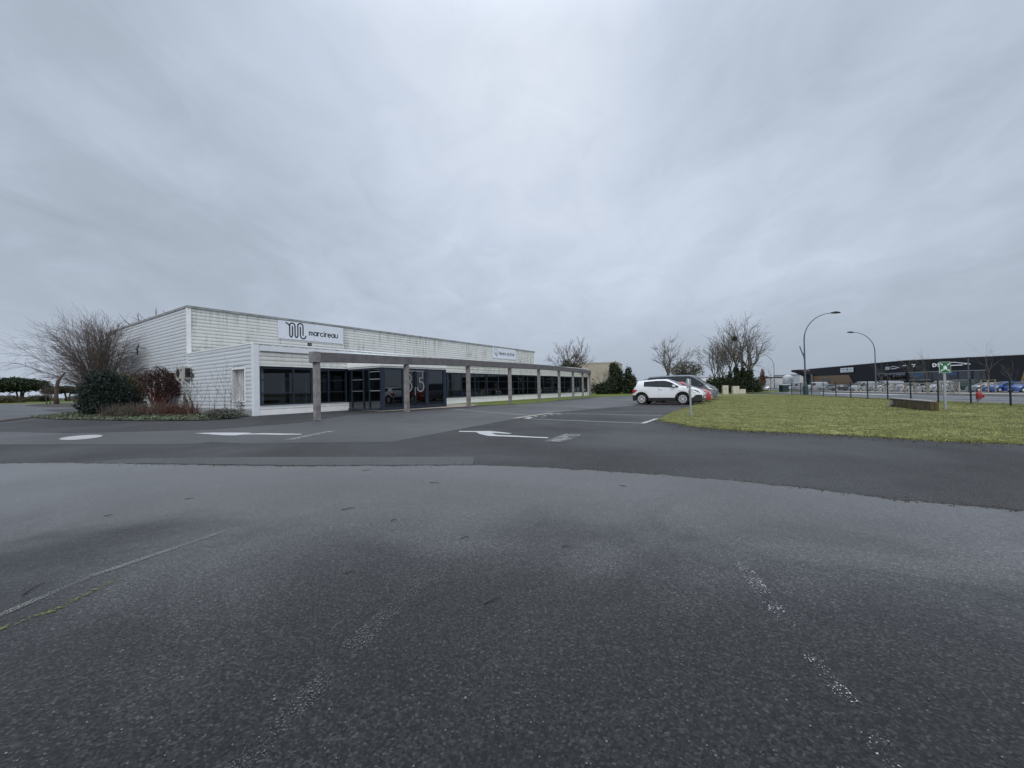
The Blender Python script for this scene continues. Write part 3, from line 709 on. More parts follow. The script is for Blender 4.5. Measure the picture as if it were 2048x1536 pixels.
# fascia strip under the low parapet
mb = MB(); mb.box(0.03, 16.9, -0.13, -0.035, 3.70, 3.99)
mb.build('fascia', 'trim_side', B)
mb = MB()
mb.box(-0.34, 0.02, -0.06, 0.16, 0.0, 4.08); mb.build('corner_trim', 'trim_side', B, bevel=0.03)
mb = MB(); mb.box(-0.31, -0.07, TU - .07, TU + .12, 4.1, 7.30); mb.box(LEN - .12, LEN + .07, TU - .05, TU + .2, 4.1, 7.30); mb.box(LEN - .12, LEN + .07, -0.05, .2, 0.0, 4.08)
mb.each('corner_trim', 'white_panel', B)
mb = MB()
for k in range(1, 8): mb.box(k * 5.93 - .012, k * 5.93 + .012, TU - .036, TU - .028, 4.1, 7.3)
mb.each('panel_joint', 'groove', B)
# base panels below the windows
mb = MB()
for (a, b) in ((0.02, 5.72), (11.6, LEN - .12)):
    mb.box(a, b, -0.05, 0.05, 0.03, 0.35); mb.box(a, b, -0.035, 0.05, 0.36, 0.37); mb.box(a, b, -0.05, 0.05, 0.38, 0.545); mb.box(a, b, -0.09, -.02, .546, .565)
mb.build('base_panel', 'white_panel', B)
mb = MB()
for (a, b) in ((0.02, 5.6), (11.6, LEN - .12)): mb.box(a, b, -0.075, 0.05, 2.84, 2.895)
mb.each('drip_trim', 'white_panel', B)
mb = MB(); mb.box(-0.28, 0.0, 0.3, DEP, 0.0, 0.31); mb.build('plinth', 'cap', B)
# window strips
def winstrip(a, b, muls, parent, t=0.02):
    wf = MB(); wf.box(a, b, t, t + .1, .57, .66); wf.box(a, b, t, t + .1, 2.70, 2.84)
    for m in [a + .05] + muls + [b - .05]: wf.box(m - .045, m + .045, t + .001, t + .101, .66, 2.70)
    fr = wf.build('window_frame', 'navy', parent)
    tr = MB()
    ms = [a + .05] + muls + [b - .05]
    for m0, m1 in zip(ms[:-1], ms[1:]):
        for z_ in (1.30, 2.06): tr.box(m0 + .046, m1 - .046, t + .012, t + .085, z_ - .022, z_ + .022)
    tr.each('transom', 'navy', fr)
    for m0, m1 in zip(ms[:-1], ms[1:]):
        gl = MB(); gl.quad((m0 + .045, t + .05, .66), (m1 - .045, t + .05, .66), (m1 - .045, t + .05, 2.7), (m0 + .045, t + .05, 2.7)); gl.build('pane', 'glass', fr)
winstrip(0.03, 5.58, [1.96, 3.09, 4.25], B)
ml = []; s_ = 13.6
while s_ < LEN - 1.6: ml.append(round(s_, 2)); s_ += 1.96
winstrip(11.7, LEN - .15, ml, B)
# barred window niche in the end wall
mb = MB(); mb.box(-.29, -.235, 1.04, 1.10, .80, 2.80); mb.box(-.29, -.235, 2.66, 2.72, .80, 2.80); mb.box(-.29, -.235, 1.1, 2.66, 2.72, 2.80); mb.box(-.33, -.235, 1.1, 2.66, .80, .86)
wf = mb.build('window_frame', 'white_panel', B); wf['label'] = 'white framed niche with vertical bars'
mb = MB(); mb.box(0.12, .17, 1.1, 2.66, .86, 2.72); mb.box(-.23, .12, 1.1, 1.13, .86, 2.72); mb.box(-.23, .12, 2.63, 2.66, .86, 2.72); mb.each('pane', mat('pale_shutter', (.5, .52, .53), .5), wf)
mb = MB()
for k in range(5): mb.box(-.16, -.135, 1.2 + k * .22, 1.225 + k * .22, .9, 2.7)
mb.each('bar', 'white_panel', wf)
mb = MB(); mb.box(-.29, -.235, 10.62, 10.7, 1.96, 2.98); mb.box(-.29, -.235, 10.7, 14.2, 2.92, 2.98); mb.box(-.29, -.235, 10.7, 14.2, 1.96, 2.02); mb.box(-.27, -.21, 12.0, 12.06, 2.02, 2.92)
wf = mb.build('window_frame', 'white_panel', B); wf['label'] = 'high strip window behind the red leaved shrub'
mb = MB(); mb.quad((-.205, 10.7, 2.02), (-.205, 14.2, 2.02), (-.205, 14.2, 2.92), (-.205, 10.7, 2.92)); mb.each('pane', 'glass_dark', wf)
# roof domes
mb = MB()
for s_, t_ in ((38, 5.5), (42.5, 6.0), (34, 6)):
    mb.lathe([(1.1, 0), (1.05, .18), (.8, .42), (.45, .56), (0.05, .62)], (s_, t_, 4.1), n=16)
mb.each('skylight', 'pale_metal', B, smooth=True)

# vestibule
V0, V1, VT = 5.6, 11.6, -3.5
mb = MB(); mb.box(V0 - .06, V1 + .06, VT - .06, -.06, 2.90, 3.02); mb.box(V0 - .03, V1 + .03, VT - .03, -.06, 3.04, 3.22); mb.box(V0, V1, VT, -.06, 2.8, 3.21)
vest = mb.build('vestibule', 'white_panel', B); vest['label'] = 'glazed entrance porch with a white flat roof'
mb = MB()
mb.box(V0, V1, VT, VT + .1, 2.68, 2.80); mb.box(V0, V1, VT, VT + .1, 0.04, 0.26)
for s_, w_ in ((5.6, .30), (7.36, .30), (9.46, .28), (11.3, .30)): mb.box(s_, s_ + w_, VT - .012, VT + .112, .045, 2.795)
mb.box(8.5, 8.56, VT + .01, VT + .09, .26, 2.68)
mb.box(V0, V0 + .1, VT + .12, -.07, 2.68, 2.80); mb.box(V0, V0 + .1, VT + .12, -.07, .04, .16)
for t_ in (-2.36, -1.75, -.5): mb.box(V0 - .01, V0 + .11, t_, t_ + .09, .16, 2.68)
mb.box(V1 - .1, V1, VT + .12, -.07, .04, 2.8)
wf = mb.build('door_frame', 'navy', vest)
mb = MB()
for (a, b) in ((5.9, 7.36), (7.66, 8.5), (8.56, 9.46), (9.74, 11.3)): mb.quad((a, VT + .05, .26), (b, VT + .05, .26), (b, VT + .05, 2.68), (a, VT + .05, 2.68))
mb.each('pane', 'glass_dark', wf)
mb = MB()
for (a, b) in ((VT + .12, -2.36), (-2.27, -1.75), (-1.66, -.5), (-.41, -.07)): mb.quad((V0 + .05, a, .16), (V0 + .05, b, .16), (V0 + .05, b, 2.68), (V0 + .05, a, 2.68))
mb.each('pane', 'glass_dark', wf)
mb = MB()
for z_ in (1.31, 2.06):
    mb.box(V0 + .01, V0 + .045, VT + .13, -2.37, z_ - .025, z_ + .025); mb.box(V0 + .01, V0 + .045, -1.65, -.51, z_ - .015, z_ + .015)
mb.box(V0 + .01, V0 + .045, VT + .13, -2.37, 2.52, 2.56)
mb.each('transom', 'galv', wf)
mb = MB(); mb.box(7.7, 9.4, VT + .015, VT + .045, 2.60, 2.66); mb.box(8.42, 8.46, VT - .05, VT - .02, .95, 1.5); mb.each('door_handle', 'galv', wf)
# big figures on the doors
def digit_fn(s0, z0, sc): return lambda u, v, w: (s0 + u * sc, VT + .03 - w, z0 + v * sc)
mb = MB(); fn = digit_fn(8.62, 1.20, .92)
five = [(0.62, 1.42), (0.62, 1.04), (0.30, 1.04), (0.30, 0.80)]
mb.ribbon(five, .095, fn, .002, .012)
mb.ribbon(arc(.40, .38, .34, 105, -165, 18, .36), .105, fn, .0022, .0122)
M_['figure'] = mat('figure', (.27, .29, .31), .5)
mb.build('digit', 'figure', vest); mb = MB()
fn2 = digit_fn(7.50, 1.20, .92)
mb.ribbon(arc(.40, .38, .34, 0, 355, 22, .36), .085, fn2, .002, .012); mb.ribbon(arc(.42, 1.02, .27, 0, 355, 20, .28), .08, fn2, .0022, .0122)
mb.build('digit', 'figure', vest)
# interior of porch
mb = MB(); mb.box(V0 + .11, V1 - .11, VT + .12, -.05, 0.03, 0.045); mb.each('porch_floor', 'concrete', vest)

# ---- things fixed to the building
def sign_fn(s0, z0, t=TU - .09): return lambda u, v, w: (s0 + u, t - w, z0 + v)
def on_building(name, label, cat, s, t, z, group=None):
    x, y = bw(s, t); return thing(name, label, cat, (x, y, z), BROT, group)
# large sign: local coords u along the wall, -y outwards
sg = on_building('wall_sign', 'large pale sign with a looping dark letter m logo high on the white building', 'sign', 5.75, TU - .04, 5.77)
mb = MB(); mb.box(0, 5.85, -.06, -.01, 0, 1.50); mb.build('panel', 'board', sg)
mb = MB(); mb.box(3.05, 3.06, -.0615, -.0605, 0, 1.5); mb.each('panel_joint', 'cap', sg)
lf = lambda u, v, w: (u, -.06 - w, v)
mb = MB()
sx, sy = 5.85 / 1660.0, 1.5 / 395.0      # from the sign as drawn
def LP_(pts): return [(p[0] * sx, p[1] * sy) for p in pts]
path = [(175, 342), (215, 335), (250, 305)]
loop = []
loop += arc(320, 300, 68, 180, 0, 10, 62)     # first hump
logo = [(252, 300), (252, 110)] + arc(290, 110, 38, 180, 360, 10, 62) + [(328, 260)] 
mb.ribbon(LP_([(175, 350), (205, 345), (235, 325), (262, 290)]), .105, lf, .001, .010)
mb.ribbon(LP_([(262, 300), (262, 110)] + arc(295, 110, 33, 180, 360, 8, 60) + [(328, 285)]), .105, lf, .0012, .0102)
mb.ribbon(LP_([(262, 290)] + arc(325, 300, 63, 170, 0, 10, 60) + [(388, 120)] + arc(422, 110, 34, 180, 360, 8, 60) + [(456, 300)] + arc(519, 312, 63, 180, 0, 10, 60) + [(582, 110)]), .105, lf, .0014, .0104)
mb.ribbon(LP_([(518, 285), (518, 110)] + arc(585, 110, 67, 180, 350, 10, 75)), .105, lf, .0016, .0106)
mb.build('logo', 'ink', sg)
# lettering with rounded strokes, x-height 1
def letters(word, x0, z0, h, w, gap, fn, mb):
    x = x0; k = [0]
    def st(pts, ox): 
        k[0] += 1; mb.ribbon([(ox + px * h, z0 + pz * h) for px, pz in pts], w, fn, .001 + (k[0] % 4) * .0003, .010 + (k[0] % 4) * .0003)
    for c in word:
        if c == ' ': x += h * .7; continue
        if c == 'm': st([(0, 0), (0, 1)], x); st(arc(.28, .68, .28, 180, 0, 8) + [(.56, 0)], x); st(arc(.84, .68, .28, 180, 0, 8) + [(1.12, 0)], x); a = 1.12
        elif c == 'a': st(arc(.45, .5, .45, 0, 350, 16, .5), x); st([(.92, 1), (.92, 0)], x); a = .92
        elif c == 'r': st([(0, 0), (0, 1)], x); st(arc(.38, .58, .38, 180, 75, 6, .4), x); a = .48
        elif c == 'c': st(arc(.45, .5, .45, 50, 310, 12, .5), x); a = .86
        elif c == 'i': st([(.06, 0), (.06, 1)], x); st([(.06, 1.38), (.06, 1.42)], x); a = 0.14
        elif c == 'e': st([(.03, .5), (.88, .5)] + arc(.45, .5, .45, 10, 310, 14, .5), x); a = .9
        elif c == 'u': st([(0, 1), (0, .4)] + arc(.42, .4, .42, 180, 360, 8, .4) + [(.84, 1)], x); a = .84
        elif c == 'N': st([(0, 0), (0, 1.4), (.85, 0), (.85, 1.4)], x); a = .85
        elif c == 'o': st(arc(.45, .5, .45, 0, 355, 16, .5), x); a = .9
        elif c == 'A': st([(0, 0), (.5, 1.4), (1.0, 0)], x); st([(.2, .45), (.8, .45)], x); a = 1.0
        elif c == 't': st([(.25, 1.35), (.25, .2), (.5, 0)], x); st([(0, 1), (.55, 1)], x); a = .55
        elif c == 'v': st([(0, 1), (.42, 0), (.84, 1)], x); a = .84
        elif c == 'D': st([(0, 0), (0, 1)] + arc(.1, .5, .6, 90, -90, 10, .5) + [(0, 0)], x); a = .7
        elif c == 'S': st(arc(.38, .74, .32, 30, 270, 8, .26) + arc(.38, .25, .34, 90, -150, 8, .25), x); a = .72
        elif c == 'I': st([(0, 0), (0, 1)], x); a = .05
        x += a * h + gap
    return x
mb = MB(); letters('marcireau', 2.60, 0.50, .30, .078, .088, lf, mb); o = mb.build('lettering', 'ink', sg)
# second sign
sg2 = on_building('wall_sign', 'smaller pale sign reading Neuro Active near the far end of the roof block', 'sign', 35.25, TU - .04, 5.75)
mb = MB(); mb.box(0, 6.05, -.06, -.01, 0, 1.52); mb.build('panel', 'board', sg2)
mb = MB(); xe = letters('Neuro', 1.55, 0.55, .32, .085, .12, lf, mb); mb.build('lettering', 'ink', sg2)
mb = MB(); letters('Active', xe + .20, 0.55, .32, .085, .12, lf, mb); mb.build('lettering', 'ink', sg2)
mb = MB(); mb.ribbon([(1.12, .30), (.95, .55), (.55, .75)] [:1] + arc(.78, .98, .36, -150, 190, 18, .40)[::-1], .07, lf, .001, .01)
mb.build('logo', mat('sign_blue', (.12, .22, .33), .5), sg2)
mb = MB(); mb.ribbon([(.45, .85), (.7, .5), (1.1, .25), (1.15, .7)], .10, lf, .0014, .011); mb.build('logo', mat('sign_teal', (.15, .30, .30), .5), sg2)
# floodlight on the low parapet
fl_ = on_building('floodlight', 'small black floodlight on the parapet under the large sign', 'floodlight', 3.0, 0.05, 4.16)
mb = MB(); mb.box(-.11, .11, -.09, .05, .06, .24); mb.build('housing', 'black', fl_, bevel=.01)
mb = MB(); mb.box(-.07, .07, -.095, -.091, .10, .20); mb.build('lens', 'lamp_clear', fl_)
mb = MB(); mb.box(-.02, .02, -.02, .02, 0, .06); mb.each('bracket', 'black', fl_)
# air conditioner on the end wall
ac = on_building('air_conditioner', 'weathered beige air conditioner on a white bracket on the end wall', 'air conditioner', -.30, 9.35, 2.38)
mb = MB(); mb.box(-.46, -.05, -.75, .75, 0, .78); mb.build('casing', 'ac_case', ac, bevel=.02)
mb = MB(); mb.lathe([(.30, 0), (.30, -.012), (.05, -.02)], (-.462, .30, .39), axis='x', n=20); mb.build('fan_grille', 'black', ac)
mb = MB(); mb.box(-.40, -.10, -.765, -.752, .08, .70); mb.box(-.472, -.461, -.35, -.2, .5, .66); mb.each('side_grille', 'black', ac)
mb = MB()
for y_ in (-.5, .45): mb.bar((-.02, y_, -.03), (-.50, y_, -.03), .05); mb.bar((-.02, y_, -.52), (-.46, y_, -.06), .045); mb.bar((-.02, y_, -.55), (-.02, y_, 0), .05)
mb.each('bracket', 'white_panel', ac)
mb = MB(); mb.tube([(-.2, -.76, .35), (-.2, -.95, .4), (-.05, -1.0, .3), (-.02, -1.0, .1)], .035, 6); mb.build('pipe', 'black', ac)
# little antenna bracket
an = on_building('antenna', 'small dark antenna bracket on the end wall above the shrubs', 'antenna', -.3, 18.0, 5.1)
mb = MB(); mb.bar((0, 0, 0), (-.5, 0, .05), .05); mb.bar((-.5, -.35, .25), (-.5, .35, -.12), .05); mb.bar((-.5, .0, -.1), (-.5, 0, -.55), .07); mb.each('bracket', 'black', an)

# ---- colonnade
cp = [((634.5, 841.5), 3.06, 2.63), ((814, 825.3), 3.23, 2.80), ((937.5, 815), 3.35, 2.94), ((1020.5, 808), 3.45, 3.00), ((1078.6, 803.3), 3.50, 3.05), ((1119, 799.4), 3.56, 3.11), ((1146.6, 796), 3.65, 3.18), ((1166, 793.5), 3.73, 3.25)]
cpos = [(*gnd(*a), b, c_) for a, b, c_ in cp] + [(11.75, 60.9, 3.78, 3.30), (12.6, 66.5, 3.80, 3.32), (12.3, 72.5, 3.80, 3.32)]
col = thing('colonnade', 'weathered grey stone colonnade curving along the white building under one long beam', 'colonnade', (cpos[0][0], cpos[0][1], 0))
ox, oy = cpos[0][:2]
for i, (x, y, zt, zb) in enumerate(cpos):
    n = cpos[min(i + 1, len(cpos) - 1)]; p = cpos[max(i - 1, 0)]; a = math.atan2(n[1] - p[1], n[0] - p[0])
    mb = MB(); w = .125
    mb.box(-w, w, -w, w, 0, zb - .02)
    o = mb.build('post', 'stone_post', col, bevel=.03); o.location = (x - ox, y - oy, 0); o.rotation_euler = (0, 0, a)
mb = MB()
def pxy(i): return Vector((cpos[i][0] - ox, cpos[i][1] - oy))
# smooth centreline
cl = []
for i in range(len(cpos) - 1):
    p0, p1, p2, p3 = pxy(max(i - 1, 0)), pxy(i), pxy(i + 1), pxy(min(i + 2, len(cpos) - 1))
    for k in range(6):
        t = k / 6; q = 0.5 * ((2 * p1) + (p2 - p0) * t + (2 * p0 - 5 * p1 + 4 * p2 - p3) * t * t + (3 * p1 - p0 - 3 * p2 + p3) * t ** 3)
        cl.append((q, cpos[i][2] * (1 - t) + cpos[i + 1][2] * t, cpos[i][3] * (1 - t) + cpos[i + 1][3] * t))
cl.append((pxy(len(cpos) - 1), cpos[-1][2], cpos[-1][3]))
d0 = (cl[1][0] - cl[0][0]).normalized(); cl[0] = (cl[0][0] - d0 * .22, cl[0][1], cl[0][2])
vs = []
for i, (q, zt, zb) in enumerate(cl):
    d = (cl[min(i + 1, len(cl) - 1)][0] - cl[max(i - 1, 0)][0]).normalized(); nn = Vector((-d.y, d.x)) * .17
    for sgn, z_ in ((-1, zb), (-1, zt), (1, zt), (1, zb)): vs.append((q.x + nn.x * sgn, q.y + nn.y * sgn, z_))
fs = []
for i in range(len(cl) - 1):
    for k in range(4): fs.append((i * 4 + k, i * 4 + (k + 1) % 4, i * 4 + 4 + (k + 1) % 4, i * 4 + 4 + k))
fs += [(0, 1, 2, 3), tuple(len(vs) - 4 + k for k in (3, 2, 1, 0))]
mb.add(vs, fs); mb.build('beam', 'stone_beam', col)
mb = MB(); mb.box(-.18, .18, -.185, .185, 2.60, 3.085); o = mb.build('capital', 'stone_post', col, bevel=.02); a = math.atan2(cpos[1][1] - oy, cpos[1][0] - ox); o.rotation_euler = (0, 0, a)
o.location = (-.08 * math.cos(a), -.08 * math.sin(a), 0)

# ------------------------------------------------------------------ trees and plants
def rdir(d, amt):
    v = Vector((random.gauss(0, 1), random.gauss(0, 1), random.gauss(0, 1))) * amt; return (d + v).normalized()
def grow(mb, p, d, length, r, depth, P, count=[0]):
    n = P['seg']; pts = [p.copy()]; rad = [r]; q = p.copy(); dd = d.copy()
    for i in range(n):
        dd = rdir(dd, P['wander']); dd.z += P['up'] * (1.0 / n); dd.normalize()
        q = q + dd * (length / n); pts.append(q.copy()); rad.append(max(P['rmin'], r * (1 - (1 - P['taper']) * (i + 1) / n)))
    mb.tube(pts, rad, 6 if r > .08 else (4 if r > .02 else 3), cap=False)
    if depth <= 0: return
    kids = P['kids'][len(P['kids']) - depth] if depth <= len(P['kids']) else P['kids'][0]
    for k in range(kids):
        t = ru(P['t0'], 1.0) if k else 1.0
        idx = min(n - 1, int(t * n)); f = t * n - idx; a = pts[idx].lerp(pts[idx + 1], f)
        dirn = (pts[idx + 1] - pts[idx]).normalized()
        ax = dirn.cross(Vector((random.gauss(0, 1), random.gauss(0, 1), random.gauss(0, 1)))).normalized()
        ang = math.radians(ru(*P['ang'])) if k else math.radians(ru(5, 20))
        nd = dirn * math.cos(ang) + ax * math.sin(ang)
        grow(mb, a, nd, length * ru(*P['lr']), max(P['rmin'], rad[idx] * P['rr']), depth - 1, P)
def leafcloud(mb, n, blobs, size, shell=0.35, flat=0.0):
    """blobs: (cx,cy,cz,rx,ry,rz); small two-triangle leaves filling lumpy volumes"""
    wts = [b[3] * b[4] * b[5] for b in blobs]
    for b in random.choices(blobs, wts, k=n):
        v = Vector((random.gauss(0, 1), random.gauss(0, 1), random.gauss(0, 1))).normalized() * (shell + (1 - shell) * rnd()) ** 0.5
        v *= 1 + .30 * math.sin(v.x * 7 + b[0] * 3) * math.sin(v.y * 6 + v.z * 8 + b[2])
        if rnd() < .10: v *= ru(1.05, 1.4)
        c = Vector((b[0] + v.x * b[3], b[1] + v.y * b[4], b[2] + v.z * b[5]))
        if c.z < 0.02: c.z = ru(0.02, .2)
        s = size * ru(.5, 1.3); a = Vector((random.gauss(0, 1), random.gauss(0, 1), random.gauss(0, 1) * (1 - flat))).normalized()
        e = a.cross(Vector((random.gauss(0, 1), random.gauss(0, 1), random.gauss(0, 1)))).normalized() * s; a = a * s * 1.3
        k = len(mb.v); mb.v += [tuple(c - a), tuple(c + e * .6), tuple(c + a), tuple(c - e * .6)]; mb.f.append((k, k + 1, k + 2, k + 3))

def tree(label, x, y, h, spread, P, barkm, twigm, ivy=0, group=None, trunks=1, ivym='ivy', lean=0.0, leaf=None, name='bare_tree', cat='tree', split=.34, z=0.0):
    t = thing(name, label, cat, (x, y, z), 0, group)
    tb = MB(); cb = MB(); iv = MB()
    for k in range(trunks):
        a = 2 * math.pi * k / max(1, trunks) + ru(-.4, .4)
        off = Vector((math.cos(a), math.sin(a), 0)) * (spread * .10 if trunks > 1 else 0)
        hh = h * split * ru(.9, 1.1); r = P.get('r', h * .022) * ru(.85, 1.1)
        d = Vector((math.cos(a) * (.12 if trunks > 1 else 0) + lean, math.sin(a) * .1, 1)).normalized()
        pts = [off + Vector((0, 0, -.1))]
        for i in range(5): pts.append(pts[-1] + rdir(d, .05) * (hh / 5))
        tb.tube(pts, [r * (1.35 - .55 * i / 5) for i in range(6)], 8, cap=False)
        top = pts[-1]
        n = P['main']
        for m in range(n):
            aa = 2 * math.pi * (m + rnd() * .7) / n; sp = P['fan'] * (0.35 if m == 0 else ru(.6, 1.1))
            nd = Vector((math.cos(aa) * sp, math.sin(aa) * sp, 1)).normalized()
            src = top if m < n * .5 else pts[3].lerp(pts[5], rnd())
            grow(cb, src, nd, h * P['l0'] * ru(.85, 1.1), r * .62, len(P['kids']), P)
        if ivy:
            for i in range(4): leafcloud(iv, ivy // trunks // 4, [(pts[i].x, pts[i].y, pts[i].z + hh / 10, r * 2.2, r * 2.2, hh / 7), (pts[i + 1].x, pts[i + 1].y, pts[i + 1].z, r * 1.9, r * 1.9, hh / 7)], .12)
    tb.build('trunk', barkm, t); cb.build('crown', twigm, t)
    if ivy: iv.build('ivy', ivym, t)
    if leaf:
        lb = MB(); leafcloud(lb, leaf[0], leaf[1], leaf[2]); lb.build('foliage', leaf[3], t)
    return t
PT = dict(seg=4, wander=.10, up=.10, taper=.55, rmin=.012, t0=.25, ang=(22, 50), lr=(.55, .8), rr=.62, kids=(4, 3, 3), main=6, fan=.8, l0=.32)

# the big arching shrub
def fan_shrub():
    x0, y0 = gnd(204, 826.5)
    t = thing('arching_shrub', 'large leafless arching shrub with a wide dome of fine twigs by the white building', 'shrub', (x0, y0, 0))
    st_ = MB(); tw = MB()
    Ps = dict(seg=3, wander=.09, up=.02, taper=.5, rmin=.0055, t0=.1, ang=(15, 42), lr=(.5, .85), rr=.6, kids=(3,), main=1, fan=1, l0=1)
    for k in range(104):
        az = ru(0, 2 * math.pi); el = math.radians(ru(15, 86) if k > 30 else ru(50, 88))
        d = Vector((math.cos(az) * math.cos(el), math.sin(az) * math.cos(el) * .75, math.sin(el))); d.x -= .16; d.normalize()
        reach = 4.75 * (1.0 + .32 * math.sin(el)) * (ru(.55, 1.0) if k % 3 else ru(.92, 1.06))
        if d.x < -.4: reach *= 1.10
        if d.x > .45: reach *= .86
        p = Vector((ru(-.3, .3), ru(-.3, .3), ru(0.2, 1.1))); pts = [p.copy()]; n = 9; dd = rdir(Vector((d.x * .75, d.y * .75, d.z + .45)).normalized(), .03)
        reach *= 1.25
        for i in range(n):
            dd = rdir(dd, .045); dd += (d - dd) * .22; dd.z -= .012 * i * (1 - math.sin(el)) ; dd.normalize()
            p = p + dd * (reach / n)
            if ((p.x + 1.3) / 4.75) ** 2 + (p.y / 3.8) ** 2 + ((p.z - 2.6) / 4.35) ** 2 > 1 and len(pts) > 3: break
            pts.append(p.copy())
        n = len(pts) - 1
        r0 = ru(.022, .05); rad = [max(.009, r0 * (1 - .85 * i / n)) for i in range(n + 1)]
        st_.tube(pts, rad, 5, cap=False)
        for j in range(3, n + 1):
            for _ in range(4):
                a = pts[j - 1].lerp(pts[j], rnd()); dirn = (pts[j] - pts[j - 1]).normalized()
                grow(tw, a, rdir(Vector((dirn.x, dirn.y, dirn.z * .35)).normalized(), .45), reach * ru(.08, .19), .008, 1, Ps)
    st_.build('stem', 'bark', t); tw.build('twigs', 'twig_brown', t)
fan_shrub()
def bush(name, label, x, y, blobs, n, size, m, cat='shrub', stems=0, stemm='bark', group=None, flat=0, shell=.35):
    t = thing(name, label, cat, (x, y, 0), 0, group)
    if stems:
        sb = MB()
        for k in range(stems):
            b = random.choice(blobs); e = Vector((b[0] + ru(-.6, .6) * b[3], b[1] + ru(-.6, .6) * b[4], b[2] + ru(-.3, .7) * b[5])); s0 = Vector((ru(-.35, .35), ru(-.25, .25), -.05))
            mid = s0.lerp(e, .5) + Vector((ru(-.15, .15), ru(-.15, .15), .15)); sb.tube([s0, mid, e], [.05, .035, .012], 5, cap=False)
        sb.build('stem', stemm, t)
    lb = MB(); leafcloud(lb, n, blobs, size, shell, flat); lb.build('foliage', m, t)
    return t
# bush at the foot of the big shrub: positions in metres round its base
x0, y0 = gnd(207, 831)
bush('evergreen_bush', 'dense blue green evergreen bush in front of the arching shrub', x0, y0, [(0, 0, 1.2, 1.25, 1.0, 1.25), (-.7, .1, 1.6, .95, .8, .9), (.7, 0, 1.9, .9, .8, .85), (0, 0, 2.4, .9, .8, .75), (-.9, 0, .7, .8, .7, .6), (1.2, .1, 1.0, .7, .7, .8), (.3, 0, .6, 1.3, .9, .6)], 26000, .055, 'evergreen', stems=8, shell=.2)
x0, y0 = gnd(258, 828.5)
bush('olive_shrub', 'dull olive twiggy shrub between the evergreen bush and the dark red shrub', x0, y0 + .3, [(0, 0, 2.0, 1.0, .7, .8), (-.6, 0, 2.5, .7, .6, .5), (.5, 0, 1.5, .7, .5, .6), (.1, 0, .6, .9, .6, .5)], 7000, .045, 'brown_leaf', stems=26, stemm='twig_brown')
x0, y0 = gnd(302, 828.5)
bush('red_leaved_shrub', 'dark red leaved shrub on several trunks by the end wall', x0, y0 + .5, [(.1, 0, 2.5, 1.15, .9, .75), (1.0, 0, 2.2, .7, .7, .6), (-.7, 0, 2.5, .75, .7, .45), (.5, 0, 1.7, 1.2, .7, .5), (1.2, 0, 1.6, .7, .6, .5), (.2, 0, 3.0, .5, .5, .45)], 7000, .04, 'red_leaf', stems=48, stemm='twig_red', shell=.05)
x0, y0 = gnd(306, 824)
bush('climbing_ivy', 'dark ivy topped bush behind the red leaved shrub against the end wall', x0, y0 + 1.2, [(-.1, 0, 3.35, .75, .6, .65), (.3, 0, 3.0, .8, .6, .6), (-.7, 0, 3.0, .8, .6, .5), (.1, 0, 1.5, .5, .5, 1.3)], 8000, .06, 'ivy', stems=10)
for (px, py, hh, wd, lab) in ((295, 833, .75, 1.2, 'tangle of dry rust brown stems under the red leaved shrub'), (355, 832, .8, 1.0, 'clump of dry rust brown stems under the air conditioner'), (236, 836, .7, 1.0, 'low olive tangle at the foot of the evergreen bush')):
    x0, y0 = gnd(px, py); t = thing('dry_undergrowth', lab, 'plant', (x0, y0, 0), 0, 'dry undergrowth along the end wall')
    mb = MB()
    for k in range(420):
        a = Vector((ru(-wd, wd), ru(-.3, .6), 0)); e = a + Vector((ru(-.3, .3), ru(-.2, .2), ru(.3, 1) * hh * 1.3)); mb.tube([a, a.lerp(e, .5) + Vector((ru(-.06, .06), 0, .03)), e], [.006, .005, .003], 3, cap=False)
    mb.build('stem', 'twig_red' if wd < 1.1 and px > 300 else 'twig_brown', t)
    mb = MB(); leafcloud(mb, 1800, [(0, .1, hh * .35, wd, .35, hh * .5)], .035); mb.build('foliage', 'rust_grass' if px > 260 else 'olive_leaf', t)
# thin red saplings in front of the wall
for px, py, hh, lab in ((377, 836, 2.2, 'thin reddish sapling below the air conditioner'), (393, 836, 1.7, 'thin reddish sapling left of the fallen white panel'), (426, 833, 1.2, 'short thin sapling right of the fallen white panel'), (451, 833.5, 2.4, 'tall thin reddish sapling left of the barred window'), (462, 833, 1.6, 'bushy thin sapling under the barred window'), (483, 832, 1.1, 'leafy sapling right under the barred window'), (495, 831, 1.9, 'leafy sapling beside the corner of the white building')):
    x0, y0 = gnd(px, py); t = thing('sapling', lab, 'plant', (x0, y0, 0), 0, 'saplings in front of the end wall')
    mb = MB(); Pq = dict(PT, rmin=.004, kids=(3, 2), seg=4, wander=.06, up=.5)
    for k in range(3): grow(mb, Vector((ru(-.15, .15), ru(-.1, .1), 0)), Vector((ru(-.18, .18), ru(-.1, .1), 1)).normalized(), hh * ru(.55, .8), .010, 2, Pq)
    mb.build('stem', 'twig_red', t)
    if 'leafy' in lab:
        mb = MB(); leafcloud(mb, 90, [(0, 0, hh * .45, .28, .2, hh * .4)], .045); mb.build('foliage', 'olive_leaf', t)
x0, y0 = gnd(436, 838.5)
bush('low_grey_shrub', 'low grey green shrub at the front of the bed left of the building corner', x0, y0 + .2, [(0, 0, .28, .7, .4, .26), (.5, .1, .25, .55, .35, .22), (-.4, 0, .2, .4, .3, .2)], 4200, .03, 'grey_shrub', stems=8)
x0, y0 = gnd(366, 834)
bush('yellow_green_shrub', 'slim yellow green shrub in front of the end wall', x0, y0 + .3, [(0, 0, 1.1, .22, .2, .6)], 420, .03, 'olive_leaf', stems=5, stemm='twig_brown')
